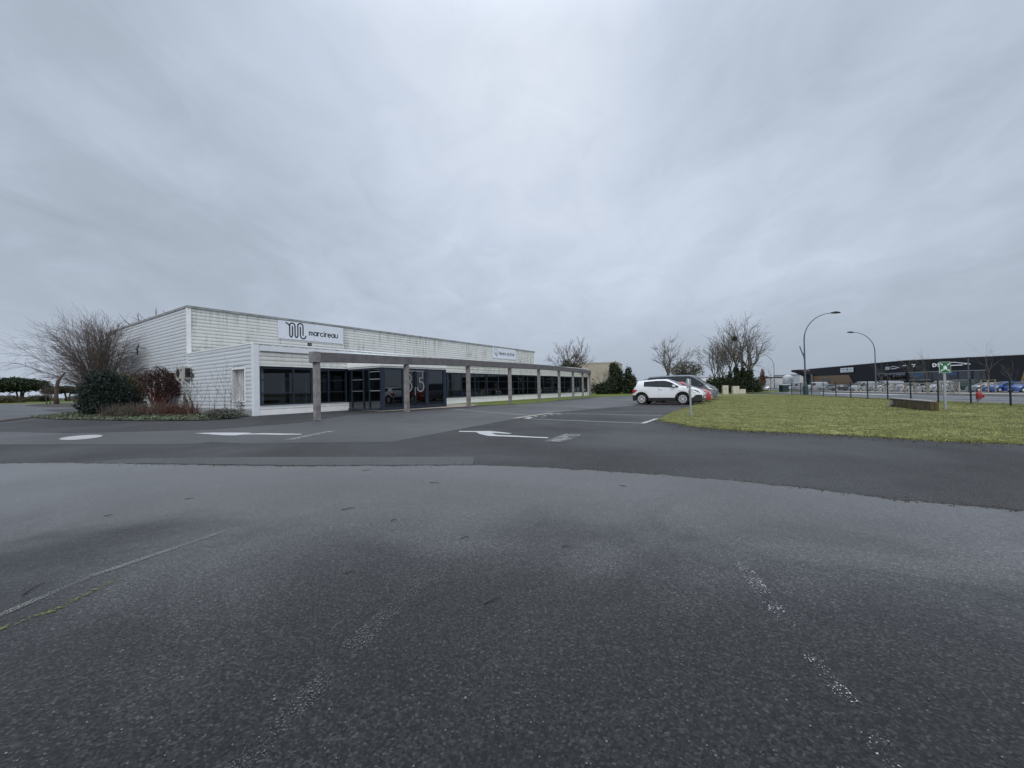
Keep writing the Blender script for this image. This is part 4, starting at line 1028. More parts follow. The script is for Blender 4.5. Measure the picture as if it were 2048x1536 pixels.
# ground ivy of the bed
def pick_bed():
    for _ in range(40):
        p = gnd(ru(60, 506), ru(823, 843.5))
        if inside(p, bed_pts): return p
    return None
mb = MB()
for k in range(15000):
    p = pick_bed()
    if not p: continue
    c_ = Vector((p[0], p[1], ru(.03, .13))); s_ = ru(.02, .05); a = Vector((random.gauss(0, 1), random.gauss(0, 1), random.gauss(0, .45))).normalized(); e = a.cross(Vector((0, 0, 1)) + Vector((ru(-.4, .4), ru(-.4, .4), 0))).normalized() * s_; a = a * s_
    n = len(mb.v); mb.v += [tuple(c_ - a), tuple(c_ + e), tuple(c_ + a), tuple(c_ - e)]; mb.f.append((n, n + 1, n + 2, n + 3))
tag(mb.build('ground_ivy', 'groundivy'), None, None, kind='stuff')
# fallen white panel
x0, y0 = gnd(404, 825)
t = thing('fallen_panel', 'bent white plastic panel lying tilted among the plants', 'panel', (x0, y0, .12), .5)
mb = MB(); mb.prism([(-.35, 0), (-.3, .03), (.33, .13), (.38, .26), (.35, .27), (.28, .17), (-.33, .07)], lambda u, v, w: (u, w, v), -.15, .15); mb.build('panel', 'white_sign', t)

# dead trunk on the island, with thin bushes by it
x0, y0 = gnd(113.5, 808.5)
t = thing('dead_trunk', 'leaning dead tree trunk on the soil island at the left', 'tree', (x0, y0, 0))
mb = MB(); mb.tube([(0, 0, -.1), (-.1, 0, 1.6), (.0, 0, 3.4), (.25, 0, 4.4), (.7, 0, 5.1), (1.5, 0, 6.0), (1.7, 0, 6.3)], [.42, .32, .30, .30, .22, .15, .05], 9); mb.tube([(.1, 0, 3.6), (-.1, .1, 4.3), (.1, 0, 4.9)], [.25, .18, .08], 7)
mb.build('trunk', 'rot_wood', t, smooth=True)
tree('slender bare shrub left of the leaning dead trunk', x0 - 1.2, y0 - .5, 3.6, 3, dict(PT, rmin=.02, r=.08, kids=(4, 4), fan=.7, l0=.38), 'bark', 'twig_brown', trunks=2, name='bare_shrub', cat='shrub')
tree('low bare shrub right of the leaning dead trunk', x0 + 3.5, y0 + .5, 2.2, 3, dict(PT, rmin=.014, r=.05, kids=(3, 3), fan=.8, l0=.38), 'bark', 'twig_brown', trunks=2, name='bare_shrub', cat='shrub', split=.15)
# trees rising behind the tall block
for px, lab, hh in ((262, 'bare tree behind the end wall, nearer the big shrub', 12.9), (290, 'bare tree just left of the roof corner, behind the building', 14.0)):
    v = ray(px, 775); Yb = 66.0; tree(lab, v[0] / v[1] * Yb, Yb, hh, 5, dict(PT, rmin=.03, fan=.55), 'bark_pale', 'twig_grey', group='bare trees behind the building')

def umbrella_pine(label, px, Y, half, ztop, zbot, nt_):
    v = ray(px, 790); x = v[0] / v[1] * Y
    t = thing('umbrella_pine', label, 'tree', (x, Y, 0), 0, 'umbrella pines beyond the far lawn')
    mb = MB()
    for k in range(nt_):
        a = ru(-.25, .25) * half; mb.tube([(a * .6, ru(-.5, .5), -.1), (a * .7, 0, (zbot) * .6), (a * 1.1, 0, zbot + .6)], [.32, .25, .2], 6)
    mb.build('trunk', 'bark', t)
    mb = MB(); zc = (zbot + ztop) / 2; hz = (ztop - zbot) / 2; bl = []
    for k in range(15):
        u = ru(-.86, .86); w = math.sqrt(1 - u * u); bl.append((u * half, ru(-.5, .5) * half * w, zc - hz * .2 + hz * .55 * w * ru(.0, 1) - .3 * hz * (1 - w), half * .34, half * .34, hz * .62))
    leafcloud(mb, 34000, bl, .26); mb.build('foliage', 'pine_leaf', t)
umbrella_pine('broad flat topped pine at the far left edge of the far lawn', 40, 128, 8.0, 7.9, 3.2, 4)
umbrella_pine('smaller flat topped pine seen beside the dead trunk', 136, 150, 6.2, 5.6, 2.6, 3)
for px, Y, w, h, lab, m in ((12, 122, 5.0, 2.6, 'rounded olive bush at the far left edge', 'brown_leaf'), (70, 150, 5.5, 2.6, 'brownish bush between the two pines', 'brown_leaf'), (88, 146, .7, 2.4, 'small dark clipped shrub right of the broad pine', 'dark_hedge')):
    x = ray(px, 790)[0] / ray(px, 790)[1] * Y
    bush('far_bush', lab, x, Y, [(0, 0, h * .45, w * .6, 1.5, h * .5), (-w * .5, 0, h * .35, w * .45, 1.3, h * .35), (w * .5, 0, h * .4, w * .45, 1.3, h * .4)], 3000, .16, m, group='bushes beyond the far lawn')
mb = MB(); leafcloud(mb, 5200, [(-215 + k * 6.0, 175 + ru(-4, 4), .9, 4.5, 2.5, ru(.6, 1.4)) for k in range(26)], .3); o = mb.build('far_hedge', 'brown_leaf'); tag(o, None, None, kind='stuff')
mb = MB(); leafcloud(mb, 9000, [(-8 + k * 5.5, 165 + ru(-5, 5), 1.6, 4.5, 2.5, ru(1.4, 3.0)) for k in range(22)], .35); o = mb.build('far_wood', 'brown_leaf'); tag(o, None, None, kind='stuff')
mb = MB(); leafcloud(mb, 7000, [(9 + k * 2.2, 84 + ru(-2, 2), 1.1, 2.2, 1.5, ru(.9, 1.8)) for k in range(12)], .16); o = mb.build('undergrowth', 'brown_leaf'); tag(o, None, None, kind='stuff')

# middle distance trees
X = lambda px, Y: atY(px, Y)
tree('spreading bare tree with an ivied heart beyond the far end of the colonnade', X(1141, 84), 84, 10.9, 5, dict(PT, rmin=.028, fan=.95, main=8, r=.22, kids=(4, 4, 3), l0=.30), 'bark', 'twig_brown', ivy=900, leaf=(2600, [(-.6, 0, 5.9, 1.3, 1.2, 1.2), (.9, 0, 5.2, 1.5, 1.2, .9), (-1.6, 0, 5.4, 1.0, 1, .7), (0, 0, 4, 1.2, 1, 1.2)], .13, 'ivy'), split=.36)
tree('bare tree with one ivy clad trunk behind the parked van', X(1336, 74), 74, 9.6, 5, dict(PT, rmin=.022, fan=.6, main=7, r=.20, l0=.33), 'bark', 'twig_grey', ivy=1800, split=.40)
tree('bushy half green tree right of the ivy clad trunk behind the van', X(1372, 76), 76, 7.7, 5, dict(PT, rmin=.022, fan=1.1, main=8, r=.16, l0=.28), 'bark', 'twig_brown', leaf=(3600, [(-1.3, 0, 4.0, 1.5, 1.2, 1.0), (-2.0, 0, 5.0, .5, .5, .4), (1.4, 0, 5.6, .5, .5, .4), (2.9, 0, 3.6, .6, .6, .4), (.5, 0, 3.8, 1.7, 1.3, 1.1), (2.1, 0, 4.5, 1.1, 1.0, .8), (.2, 0, 5.2, 1.2, 1, .7), (0, 0, 2.7, 1.5, 1.2, .9)], .10, 'olive_leaf'), split=.3)
grp = 'ivy clad trees behind the utility cabinets'
tree('tall ivy clad tree holding a round nest behind the cabinets', X(1475, 62), 62, 10.0, 5, dict(PT, rmin=.018, fan=.42, main=5, r=.20, l0=.33), 'bark', 'twig_grey', ivy=2400, group=grp, split=.42)
tree('ivy clad tree in the middle of the group behind the cabinets', X(1485, 64), 64, 10.3, 5, dict(PT, rmin=.018, fan=.35, main=4, r=.20, l0=.33), 'bark', 'twig_grey', ivy=2400, group=grp, split=.42)
tree('wide ivy clad tree at the right of the group behind the cabinets', X(1497, 61), 61, 9.0, 6, dict(PT, rmin=.018, fan=.8, main=6, r=.24, l0=.33), 'bark', 'twig_grey', ivy=3400, group=grp, split=.42)
tree('straight ivy clad tree left of the nest tree', X(1460, 63), 63, 9.3, 4, dict(PT, rmin=.018, fan=.5, main=4, r=.15, l0=.34), 'bark', 'twig_grey', ivy=1500, group=grp, split=.42)
for px, Y, hh, lab in ((1428, 64, 7.2, 'leftmost slim bare tree of the group behind the cabinets'), (1438, 66, 7.6, 'slim bare tree second from the left behind the cabinets'), (1447, 62, 6.6, 'slim bare tree above the single cabinet')):
    tree(lab, X(px, Y), Y, hh, 3, dict(PT, rmin=.020, fan=.4, main=5, r=.10, l0=.36), 'bark_pale', 'twig_grey', ivy=500, group=grp, split=.38)
bush('dark_undergrowth', 'dark dense undergrowth beneath the ivy clad trees', X(1468, 62), 62, [(k * .75 - 3.4, ru(-.5, .5), .9, 1.0, 1.0, ru(.9, 1.9)) for k in range(10)], 12000, .11, 'dark_hedge')
# nest in the tree
xn, yn = X(1471, 61.4), 61.4
t = thing('bird_nest', 'round dark nest of twigs high in the bare tree', 'nest', (xn, yn, zat(1471, 677, yn) - .35))
mb = MB()
for k in range(500):
    v = Vector((random.gauss(0, 1), random.gauss(0, 1), random.gauss(0, 1))).normalized() * .33 * rnd() ** .4 + Vector((0, 0, .35)); d = rdir(Vector((0, 0, 0)) + v.normalized().cross(Vector((random.gauss(0, 1), random.gauss(0, 1), 0)).normalized() + Vector((.01, 0, 0))), .2) * .25
    mb.tube([v - d, v + d], .012, 3, cap=False)
mb.build('twigs', 'bark', t)
# evergreens right of the colonnade
bush('evergreen_tree', 'tall dark evergreen beside the beige hall', X(1232, 72), 72, [(0, 0, 2.0, 1.3, 1.2, 2.0), (-.2, 0, 4.2, .9, .9, 1.2), (.5, 0, 3.4, .8, .8, 1.0), (-.5, 0, 5.0, .6, .6, .55)], 7500, .15, 'dark_hedge', cat='tree', stems=4)
bush('evergreen_tree', 'dark spiky evergreen right of the tall one', X(1257, 70), 70, [(0, 0, 1.8, 1.2, 1.1, 1.8), (0, 0, 3.6, .5, .5, 1.1), (.8, 0, 1.5, .8, .8, 1.3)], 5200, .14, 'dark_hedge', cat='tree', stems=4)
bush('evergreen_hedge', 'low dark hedge at the end of the colonnade', X(1207, 71), 71, [(0, 0, 1.0, 1.5, 1.0, 1.0), (1.3, 0, 1.3, 1.3, 1.0, 1.2), (-.9, 0, .8, .8, .8, .8)], 5000, .13, 'dark_hedge', cat='hedge', stems=3)
bush('evergreen_hedge', 'low brownish bushes between the evergreens and the parked white car', X(1280, 76), 76, [(0, 0, .8, 1.6, 1.0, .9), (1.8, 0, .7, 1.6, 1.0, .7)], 2600, .13, 'brown_leaf', cat='hedge')
tree('thin bare shrub in front of the beige hall', X(1212, 73), 73, 5.2, 3, dict(PT, rmin=.018, fan=.9, main=6, r=.06, l0=.4, kids=(4, 3)), 'bark_pale', 'twig_grey', name='bare_shrub', cat='shrub', split=.15)
bush('rusty_bush', 'pinkish brown bush right of the ivy clad trees', X(1508, 63), 63, [(0, 0, 1.1, 1.1, .8, 1.1), (.9, 0, .8, .8, .7, .8)], 1500, .10, 'brown_leaf', stems=40, stemm='twig_brown')
bush('small_conifer', 'small rusty conifer beyond the rusty bush', X(1526, 72), 72, [(0, 0, 1.6, .5, .5, 1.4), (0, 0, 2.9, .3, .3, 1.2)], 1200, .11, 'rust_grass', cat='tree', stems=2)
for px, Y, hh, lab in ((1541, 70, 4.6, 'thin sapling beside the furthest street lamp'), (1764, 58, 5.0, 'young bare street tree right of the second street lamp'), (1827, 50, 4.6, 'young bare street tree behind the barriers, left of the assembly sign'), (1852, 52, 5.2, 'young bare street tree just left of the assembly sign'), (1978, 55, 6.6, 'young bare street tree with wooden stakes'), (2024, 60, 4.2, 'young bare street tree at the right edge')):
    t = tree(lab, X(px, Y), Y, hh, 2, dict(PT, rmin=.007, fan=.3, main=4, r=.04, l0=.34, kids=(3, 2)), 'bark_pale', 'twig_grey', name='street_tree', group='young street trees along the road', split=.4, z=dip(X(px, Y), Y))
    if 'stakes' in lab:
        mb = MB()
        for a, b in ((-.5, -.3), (.5, -.3), (.5, .5), (-.5, .5)): mb.bar((a, b, 0), (a, b, 1.9), .09)
        mb.bar((-.5, -.3, 1.85), (.5, -.3, 1.85), .07); mb.bar((-.5, .5, 1.85), (.5, .5, 1.85), .07); mb.each('stake', mat('stake_wood', (.35, .29, .2), .9), t)

# ------------------------------------------------------------------ other buildings
# beige hall
def wallbox(name, label, cat, pa, pb, dep, h, m, roofm, z=0):
    a = Vector(pa); b = Vector(pb); d = b - a; L_ = d.length; t = thing(name, label, cat, (a.x, a.y, z), math.atan2(d.y, d.x))
    mb = MB(); mb.box(0, L_, 0, dep, 0, h); mb.build('wall', m, t)
    mb = MB(); mb.box(-.1, L_ + .1, -.1, dep + .1, h, h + .25); mb.build('roof', roofm, t)
    return t, L_
t, L_ = wallbox('beige_hall', 'plain beige hall with a thin pale roof edge beyond the colonnade', 'building', (X(1128, 104), 104), (X(1233.5, 99), 99), 12, 7.3, 'beige_render', 'pale_metal')
mb = MB()
for k in range(5): mb.box(L_ * (k + .6) / 5.4, L_ * (k + .6) / 5.4 + .05, -.02, .01, 0, 7.2)
mb.each('panel_joint', 'cap', t)
# white low buildings far right of the trees
t, L_ = wallbox('white_warehouse', 'low white warehouse far behind the first street lamp', 'building', (X(1548, 150), 150), (X(1600, 140), 140), 12, 4.2, 'pale_metal', 'cap')
t2, _ = wallbox('far_house', 'pale distant house behind the silver car', 'building', (X(1528, 120), 120), (X(1546, 118), 118), 8, 3.0, 'pale_metal', 'dark_shop')
t3, _ = wallbox('far_house', 'white distant house seen between the trees above the grey van', 'building', (X(1400, 130), 130), (X(1432, 130), 130), 8, 3.6, 'white_panel', 'cap')
mb = MB()
for k in range(4): mb.box(1 + k * 1.3, 1.5 + k * 1.3, -.03, .02, 1.6, 2.6)
mb.build('window', 'glass_dark', t3)
x = X(1609, 112); t = thing('white_tank', 'rounded white tank at the left end of the dark showroom', 'tank', (x - 6, 112, -.5)); mb = MB(); mb.lathe([(1.3, 0), (1.3, 3.2), (1.15, 3.8), (.8, 4.1), (.1, 4.3)], (4.2, 4, 0), n=24); mb.build('shell', 'pale_metal', t, smooth=True)

# dark showroom
A_ = Vector((X(1618.6, 144), 144)); K_ = Vector((X(1816.6, 97), 97)); E_ = Vector((X(2048, 84), 84)); E2 = E_ + (E_ - K_) * .9
SH = thing('dark_showroom', 'long dark grey car showroom with bronze panels across the road', 'building', (K_.x, K_.y, -.65))
def loc(p): return Vector((p.x - K_.x, p.y - K_.y))
def facade(mb, a, b, u0, u1, z0, z1, out, th=.1):
    d = (b - a).normalized(); n = Vector((d.y, -d.x)); L1 = (b - a).length
    p = loc(a) + d * (u0 * L1); q = loc(a) + d * (u1 * L1)
    vs = []
    for zz_ in (z0, z1):
        for (c_, o_) in ((p, out), (q, out), (q, out - th), (p, out - th)): vs.append((c_.x + n.x * o_, c_.y + n.y * o_, zz_))
    mb.add(vs, [(0, 1, 2, 3), (4, 5, 6, 7), (0, 1, 5, 4), (1, 2, 6, 5), (2, 3, 7, 6), (3, 0, 4, 7)])
ZT = 6.9
mb = MB(); facade(mb, A_, K_, 0, 1, 0, ZT, 0, 14); facade(mb, K_, E2, 0, 1, 0, ZT, 0, 14); mb.build('wall', 'dark_shop', SH)
mb = MB(); facade(mb, A_, K_, -.002, 1, ZT, ZT + .12, .08, 14); facade(mb, K_, E2, 0, 1, ZT, ZT + .12, .08, 14); mb.build('roof', 'cap', SH)
def quadpx(a, b, pts, out, mb, th=.06):
    """panel on a facade given by picture corner columns and heights"""
    d = (b - a).normalized(); n = Vector((d.y, -d.x)); vs = []
    for o_ in (out, out - th):
        for (px, zz_) in pts:
            v = ray(px, 760); # intersect with the facade plane
            k = ((a.x * n.x + a.y * n.y)) / (v[0] * n.x + v[1] * n.y); q = Vector((v[0] * k, v[1] * k))
            l = loc(q); vs.append((l.x + n.x * o_, l.y + n.y * o_, zz_))
    m = len(pts); mb.add(vs, [tuple(range(m)), tuple(range(2 * m - 1, m - 1, -1))] + [(i, (i + 1) % m, (i + 1) % m + m, i + m) for i in range(m)])
mb = MB(); quadpx(A_, K_, [(1627, 0), (1712, 0), (1698.5, 4.15), (1627, 4.3)], .12, mb); quadpx(K_, E2, [(2036, 0), (2070, 0), (2070, 4.6), (2052, 4.6)], .12, mb); mb.each('bronze_panel', 'bronze', SH)
mb = MB(); quadpx(A_, K_, [(1645, 0), (1660, 0), (1660, 3.3), (1645, 3.3)], .2, mb); mb.build('door', 'car_black', SH)
mb = MB(); quadpx(A_, K_, [(1764, .9), (1812, .9), (1812, 3.9), (1770, 3.9)], .14, mb); quadpx(K_, E2, [(1819, .9), (1975, .9), (1970, 3.9), (1819, 3.9)], .14, mb); gw = mb.each('window', 'glass_dark', SH)[0]
mb = MB()
quadpx(A_, K_, [(1752, 3.95), (1814, 3.95), (1814, 4.05), (1752, 4.05)], .3, mb); quadpx(K_, E2, [(1818, 3.95), (1973, 3.95), (1973, 4.05), (1818, 4.05)], .3, mb)
quadpx(A_, K_, [(1760, 2.15), (1814, 2.15), (1814, 2.25), (1760, 2.25)], .3, mb); quadpx(K_, E2, [(1818, 2.1), (1860, 2.1), (1860, 2.2), (1818, 2.2)], .3, mb)
mb.each('window_trim', 'galv', gw)
mb = MB()
for px in (1850, 1885, 1915, 1945): quadpx(K_, E2, [(px, .9), (px + 3, .9), (px + 3, 3.9), (px, 3.9)], .2, mb)
mb.each('mullion', 'dark_shop', gw)
mb = MB()
quadpx(K_, E2, [(1824, 2.9), (1846, 2.9), (1846, 3.85), (1824, 3.85)], .16, mb); quadpx(K_, E2, [(1896, 3.1), (1914, 3.1), (1914, 3.85), (1896, 3.85)], .16, mb)
o = mb.each('poster', mat('poster_blue', (.03, .07, .14), .4), gw)
def sign_on(label, a, b, px0, zb, build, size=1.0):
    d = (b - a).normalized(); n = Vector((d.y, -d.x)); v = ray(px0, 760); k = (a.x * n.x + a.y * n.y) / (v[0] * n.x + v[1] * n.y)
    t = thing('wall_sign', label, 'sign', (v[0] * k + n.x * .05, v[1] * k + n.y * .05, zb - .65), math.atan2(d.y, d.x)); build(t); return t
def car_logo(t, sc, n_=1):
    mb = MB(); f2 = lambda u, v, w: (u * sc, -.15 - w, v * sc)
    letters('DSI', 0, 0, 1.0, .30, .34, f2, mb); mb.build('lettering', 'white_sign', t)
    mb = MB(); mb.ribbon([(2.9, .75), (3.6, 1.05), (4.6, 1.15), (5.6, .95), (6.6, .72), (7.6, .62), (7.9, .35)], .22, f2, .001, .02); mb.ribbon([(3.2, .18), (4.6, .2), (6.3, .2)], .28, f2, .001, .02); mb.ribbon([(6.7, .35), (7.2, .45)], .16, f2, .001, .02); mb.build('logo', 'white_sign', t)
sign_on('white car outline logo with lettering above the showroom window beside the assembly sign', K_, E2, 1867, 5.15, lambda t: car_logo(t, .72))
sign_on('smaller white car outline logo on the left wing of the dark showroom', A_, K_, 1774, 5.0, lambda t: car_logo(t, .62))
def banner(t):
    mb = MB(); mb.box(0, 6.6, -.2, -.12, 0, 1.35); mb.build('panel', 'white_sign', t)
    mb = MB(); mb.box(.4, 2.6, -.21, -.201, .75, .95); mb.box(.8, 6.0, -.21, -.201, .3, .42); mb.box(4.6, 6.1, -.21, -.201, .75, .9); mb.build('print', 'galv', t)
    mb = MB(); mb.box(3.2, 4.1, -.21, -.201, .6, 1.05); mb.build('print', mat('print_blue', (.03, .12, .4), .5), t)
sign_on('white banner on the left wing of the dark showroom above the bronze panel', A_, K_, 1683, 4.95, banner)
def lights(t):
    mb = MB(); mb.box(0, 1.1, -.2, -.1, .1, .3); mb.build('panel', 'white_sign', t)
sign_on('small white strip mark on the dark showroom by its corner', A_, K_, 1808, 5.5, lights)
def seven(t):
    mb = MB(); mb.ribbon([(0, .7), (.5, .7), (.22, .2)], .2, lambda u, v, w: (u, -.15 - w, v), .001, .02); mb.build('mark', 'white_sign', t)
sign_on('small white hooked mark on the dark showroom just right of its corner', K_, E2, 1825, 5.15, seven)
# canopy sign left of showroom
x = X(1606, 110); t = thing('canopy', 'dark canopy with a faded red panel left of the dark showroom', 'canopy', (x, 110, -.5))
mb = MB(); mb.prism([(-1.0, 5.5), (2.2, 5.5), (2.2, 3.7), (.1, 4.7), (-1.0, 5.0)], lambda u, v, w: (u, w, v), 0, 3); mb.build('roof', 'dark_shop', t)
mb = MB(); mb.box(.0, 2.0, -.06, -.01, 4.95, 5.35); mb.build('panel', mat('faded_red', (.12, .06, .065), .6), t)
mb = MB(); mb.box(1.9, 2.5, .3, 2.4, 0, 4.0); mb.build('wall', 'dark_shop', t)

# ------------------------------------------------------------------ street lamps
def street_lamp(label, px, Y, pytop, side, gname, rad=3.1, z0=0.0, bracket=False, headpx=None):
    x = X(px, Y); t = thing('street_lamp', label, 'street lamp', (x, Y, z0), 0, gname)
    zt = zat(px, pytop, Y) - z0
    mb = MB(); zs = zt - rad * .85
    mb.tube([(0, 0, 0), (0, 0, 1.3), (0, 0, 1.35), (0, 0, zs)], [.13, .12, .085, .06], 10)
    mb.build('pole', 'lamp_post', t, smooth=False)
    mb = MB(); pts = [(side * rad * .92 * (1 - math.cos(a)), 0, zs + rad * .85 * math.sin(a)) for a in [k * math.pi / 2 / 10 for k in range(11)]]
    mb.tube(pts, [.055 - .0018 * k for k in range(11)], 8); mb.build('arm', 'lamp_post', t, smooth=True)
    e = pts[-1]; mb = MB(); s_ = side
    mb.tube([(e[0] - s_ * .15, 0, e[2]), (e[0] + s_ * .05, 0, e[2] + .02), (e[0] + s_ * .4, 0, e[2] + .05), (e[0] + s_ * .75, 0, e[2] + .04), (e[0] + s_ * .9, 0, e[2] + .02)], [.05, .09, .13, .09, .03], 10); mb.build('lamp_head', 'black', t, smooth=True)
    if bracket:
        mb = MB(); mb.bar((0, 0, zt * .42), (-.18, 0, zt * .52), .07); mb.bar((-.18, 0, zt * .50), (-.48, 0, zt * .60), .07); mb.each('bracket', 'lamp_post', t)
        mb = MB(); mb.lathe([(.24, -.02), (.24, .95), (.15, 1.05)], (0, 0, 0), n=12); mb.build('base', mat('lamp_base', (.03, .06, .075), .5), t)
    return t
sg_ = 'curved arm street lamps along the road'
street_lamp('nearest curved street lamp, its arm bending to the right', 1611, 41.5, 627, 1, sg_, 3.2, bracket=True)
street_lamp('second curved street lamp, its arm bending to the left over the road', 1752, 58, 664, -1, sg_, 3.3, z0=-.1)
street_lamp('furthest curved street lamp right of the ivy clad trees, bending left', 1549, 98, 708, -1, sg_, 3.6)
street_lamp('faint curved street lamp bending right among the slim bare trees', 1436, 86, 699, 1, sg_, 2.6)
x = X(1938, 60); t = thing('lamp_pole', 'straight thin lamp pole in front of the dark showroom', 'lamp post', (x, 60, -.6))
mb = MB(); mb.tube([(0, 0, 0), (0, 0, 1.8), (0, 0, 5.2)], [.13, .10, .06], 8); mb.build('pole', 'lamp_post', t)
mb = MB(); mb.box(-.15, .35, -.1, .1, 5.15, 5.25); mb.build('lamp_head', 'black', t)

# ------------------------------------------------------------------ mesh fence
fpx = [(1583, 789.7), (1601.5, 790.5), (1623, 791.5), (1646.4, 792.8), (1671.6, 794.6), (1701.3, 796.6), (1735, 798.6), (1775, 800.5), (1821, 803), (1875.8, 805.5), (1941, 808.5), (2020.3, 813)]
FY = [45.5, 42.3, 39.5, 36.7, 34.0, 31.4, 28.9, 26.5, 24.1, 21.9, 19.9, 18.0, 16.1, 14.2]
FP = [(X(p[0], y), y) for p, y in zip(fpx, FY)]
FP += [(FP[-1][0] - .35, 16.1), (FP[-1][0] - .6, 14.0)]
FN = thing('mesh_fence', 'low dark green wire mesh fence on thin posts along the back of the lawn', 'fence', (FP[0][0], FP[0][1], 0))
o0 = FP[0]
for p in FP:
    mb = MB(); mb.box(-.025, .025, -.025, .025, 0, 1.27); mb.box(-.029, .029, -.029, .029, 1.27, 1.30); o = mb.build('post', 'fence_green', FN); o.location = (p[0] - o0[0], p[1] - o0[1], 0)
for a, b in zip(FP[:-1], FP[1:]):
    mb = MB(); A3 = Vector((a[0] - o0[0], a[1] - o0[1], 0)); B3 = Vector((b[0] - o0[0], b[1] - o0[1], 0)); L1 = (B3 - A3).length
    for z_ in (.08, .28, .48, .68, .88, 1.08, 1.24): mb.bar(A3 + Vector((0, 0, z_)), B3 + Vector((0, 0, z_)), .007, .009)
    n = int(L1 / .055)
    for k in range(1, n): 
        q = A3.lerp(B3, k / n); mb.add([(q.x - .0025, q.y, .04), (q.x + .0025, q.y, .04), (q.x + .0025, q.y, 1.25), (q.x - .0025, q.y, 1.25), (q.x, q.y + .0025, .04), (q.x, q.y + .0025, 1.25)], [(0, 1, 2, 3), (0, 4, 5, 3)])
    mb.build('wire_panel', 'fence_green', FN)

# wooden cross barriers beside the road
bpx = [(1716, 54), (1734, 51), (1754, 48), (1772, 45.5), (1791, 43), (1812, 41), (1833, 39.5), (1858, 38), (1883, 36.5), (1907, 35.5), (1924, 34.8)]
BP = [(X(p, y), y) for p, y in bpx]
M_['barrier'] = mat('barrier', (.34, .335, .30), .9, vary=.25, vscale=4)
blab = ['leftmost cross braced road barrier beyond the mesh fence', 'cross braced road barrier, second from the left', 'cross braced road barrier just right of the second street lamp', 'cross braced road barrier in front of the long white van', 'cross braced road barrier before the white estate car', 'cross braced road barrier in the middle of the row, before the white estate car bonnet', 'cross braced road barrier left of the white pickup', 'cross braced road barrier in front of the white pickup', 'cross braced road barrier right behind the assembly sign', 'rightmost cross braced road barrier before the dark green van']
for (a, b), lab in zip(zip(BP[:-1], BP[1:]), blab):
    t = thing('road_barrier', lab, 'barrier', (a[0], a[1], 0), math.atan2(b[1] - a[1], b[0] - a[0]), 'cross braced barriers along the road')
    L1 = math.hypot(b[0] - a[0], b[1] - a[1]) - .25
    for u in (0, L1): 
        mb = MB(); mb.box(u - .05, u + .05, -.05, .05, 0, 1.10); mb.build('post', 'barrier', t, bevel=.015)
    mb = MB(); mb.bar((.08, 0, 1.02), (L1 - .08, 0, 1.02), .07, .09); mb.build('top_rail', 'barrier', t)
    mb = MB(); mb.bar((.08, -.02, .25), (L1 - .08, -.02, .95), .04, .05); mb.bar((.08, .035, .95), (L1 - .08, .035, .25), .04, .05); mb.build('cross_brace', 'barrier', t)

# ------------------------------------------------------------------ hydrant, signs, cabinets, stone wall
x, y = X(1957, 20.9), 20.9
t = thing('fire_hydrant', 'red fire hydrant on a grey foot just behind the mesh fence', 'hydrant', (x, y, 0.05)); t.scale = (.78, .78, 1.05)
mb = MB(); mb.lathe([(.10, 0), (.10, .16), (.13, .17), (.13, .20)], n=14); mb.build('foot', 'galv', t)
mb = MB(); mb.lathe([(.13, .2), (.14, .22), (.145, .42), (.13, .50), (.08, .55), (.04, .57), (.04, .60)], n=16); mb.build('body', 'hydrant', t, smooth=True)
mb = MB(); mb.lathe([(.05, 0), (.05, .14), (.08, .15), (.08, .20), (.04, .24)], (.10, 0, .34), axis='x', n=12); mb.build('outlet', 'hydrant', t)
# assembly point sign
x, y = gnd(1891, 820.5)
t = thing('assembly_point_sign', 'square green and white assembly point sign on a grey post in the lawn', 'sign', (x, y, 0), -.9)
yaw = math.atan2(x, y); t.rotation_euler = (0, 0, -.12)
mb = MB(); mb.box(-.045, .045, -.02, .02, 0, 2.0); mb.build('post', 'galv', t)
mb = MB(); mb.box(-.215, .215, -.045, -.025, 1.57, 2.03); mb.build('panel', 'white_sign', t)
mb = MB(); mb.box(-.205, .205, -.0475, -.0455, 1.58, 2.02); mb.build('face', 'green_sign', t)
mb = MB(); f3 = lambda u, v, w: (u, -.0475 - w, 1.80 + v)
# corner arrows pointing in
for sx_, sz_ in ((-1, -1), (1, -1), (1, 1), (-1, 1)):
    k = lambda u, v: (sx_ * u, sz_ * v)
    mb.prism([k(.085, .085), k(.155, .095), k(.095, .155)], f3, .001, .003); mb.prism([k(.12, .145), k(.145, .12), k(.185, .165), k(.165, .185)], f3, .0014, .0034)
for ux, h_ in ((0, .055), (-.045, .02), (.045, .02)):
    mb.ribbon(arc(ux, h_ + .018, .012, 0, 350, 10), .016, f3, .0011, .0031)
    mb.prism([(ux - .022, h_ - .005), (ux + .022, h_ - .005), (ux + .026, h_ - .07), (ux + .014, h_ - .135), (ux - .014, h_ - .135), (ux - .026, h_ - .07)], f3, .001, .003)
mb.build('pictogram', 'white_sign', t)
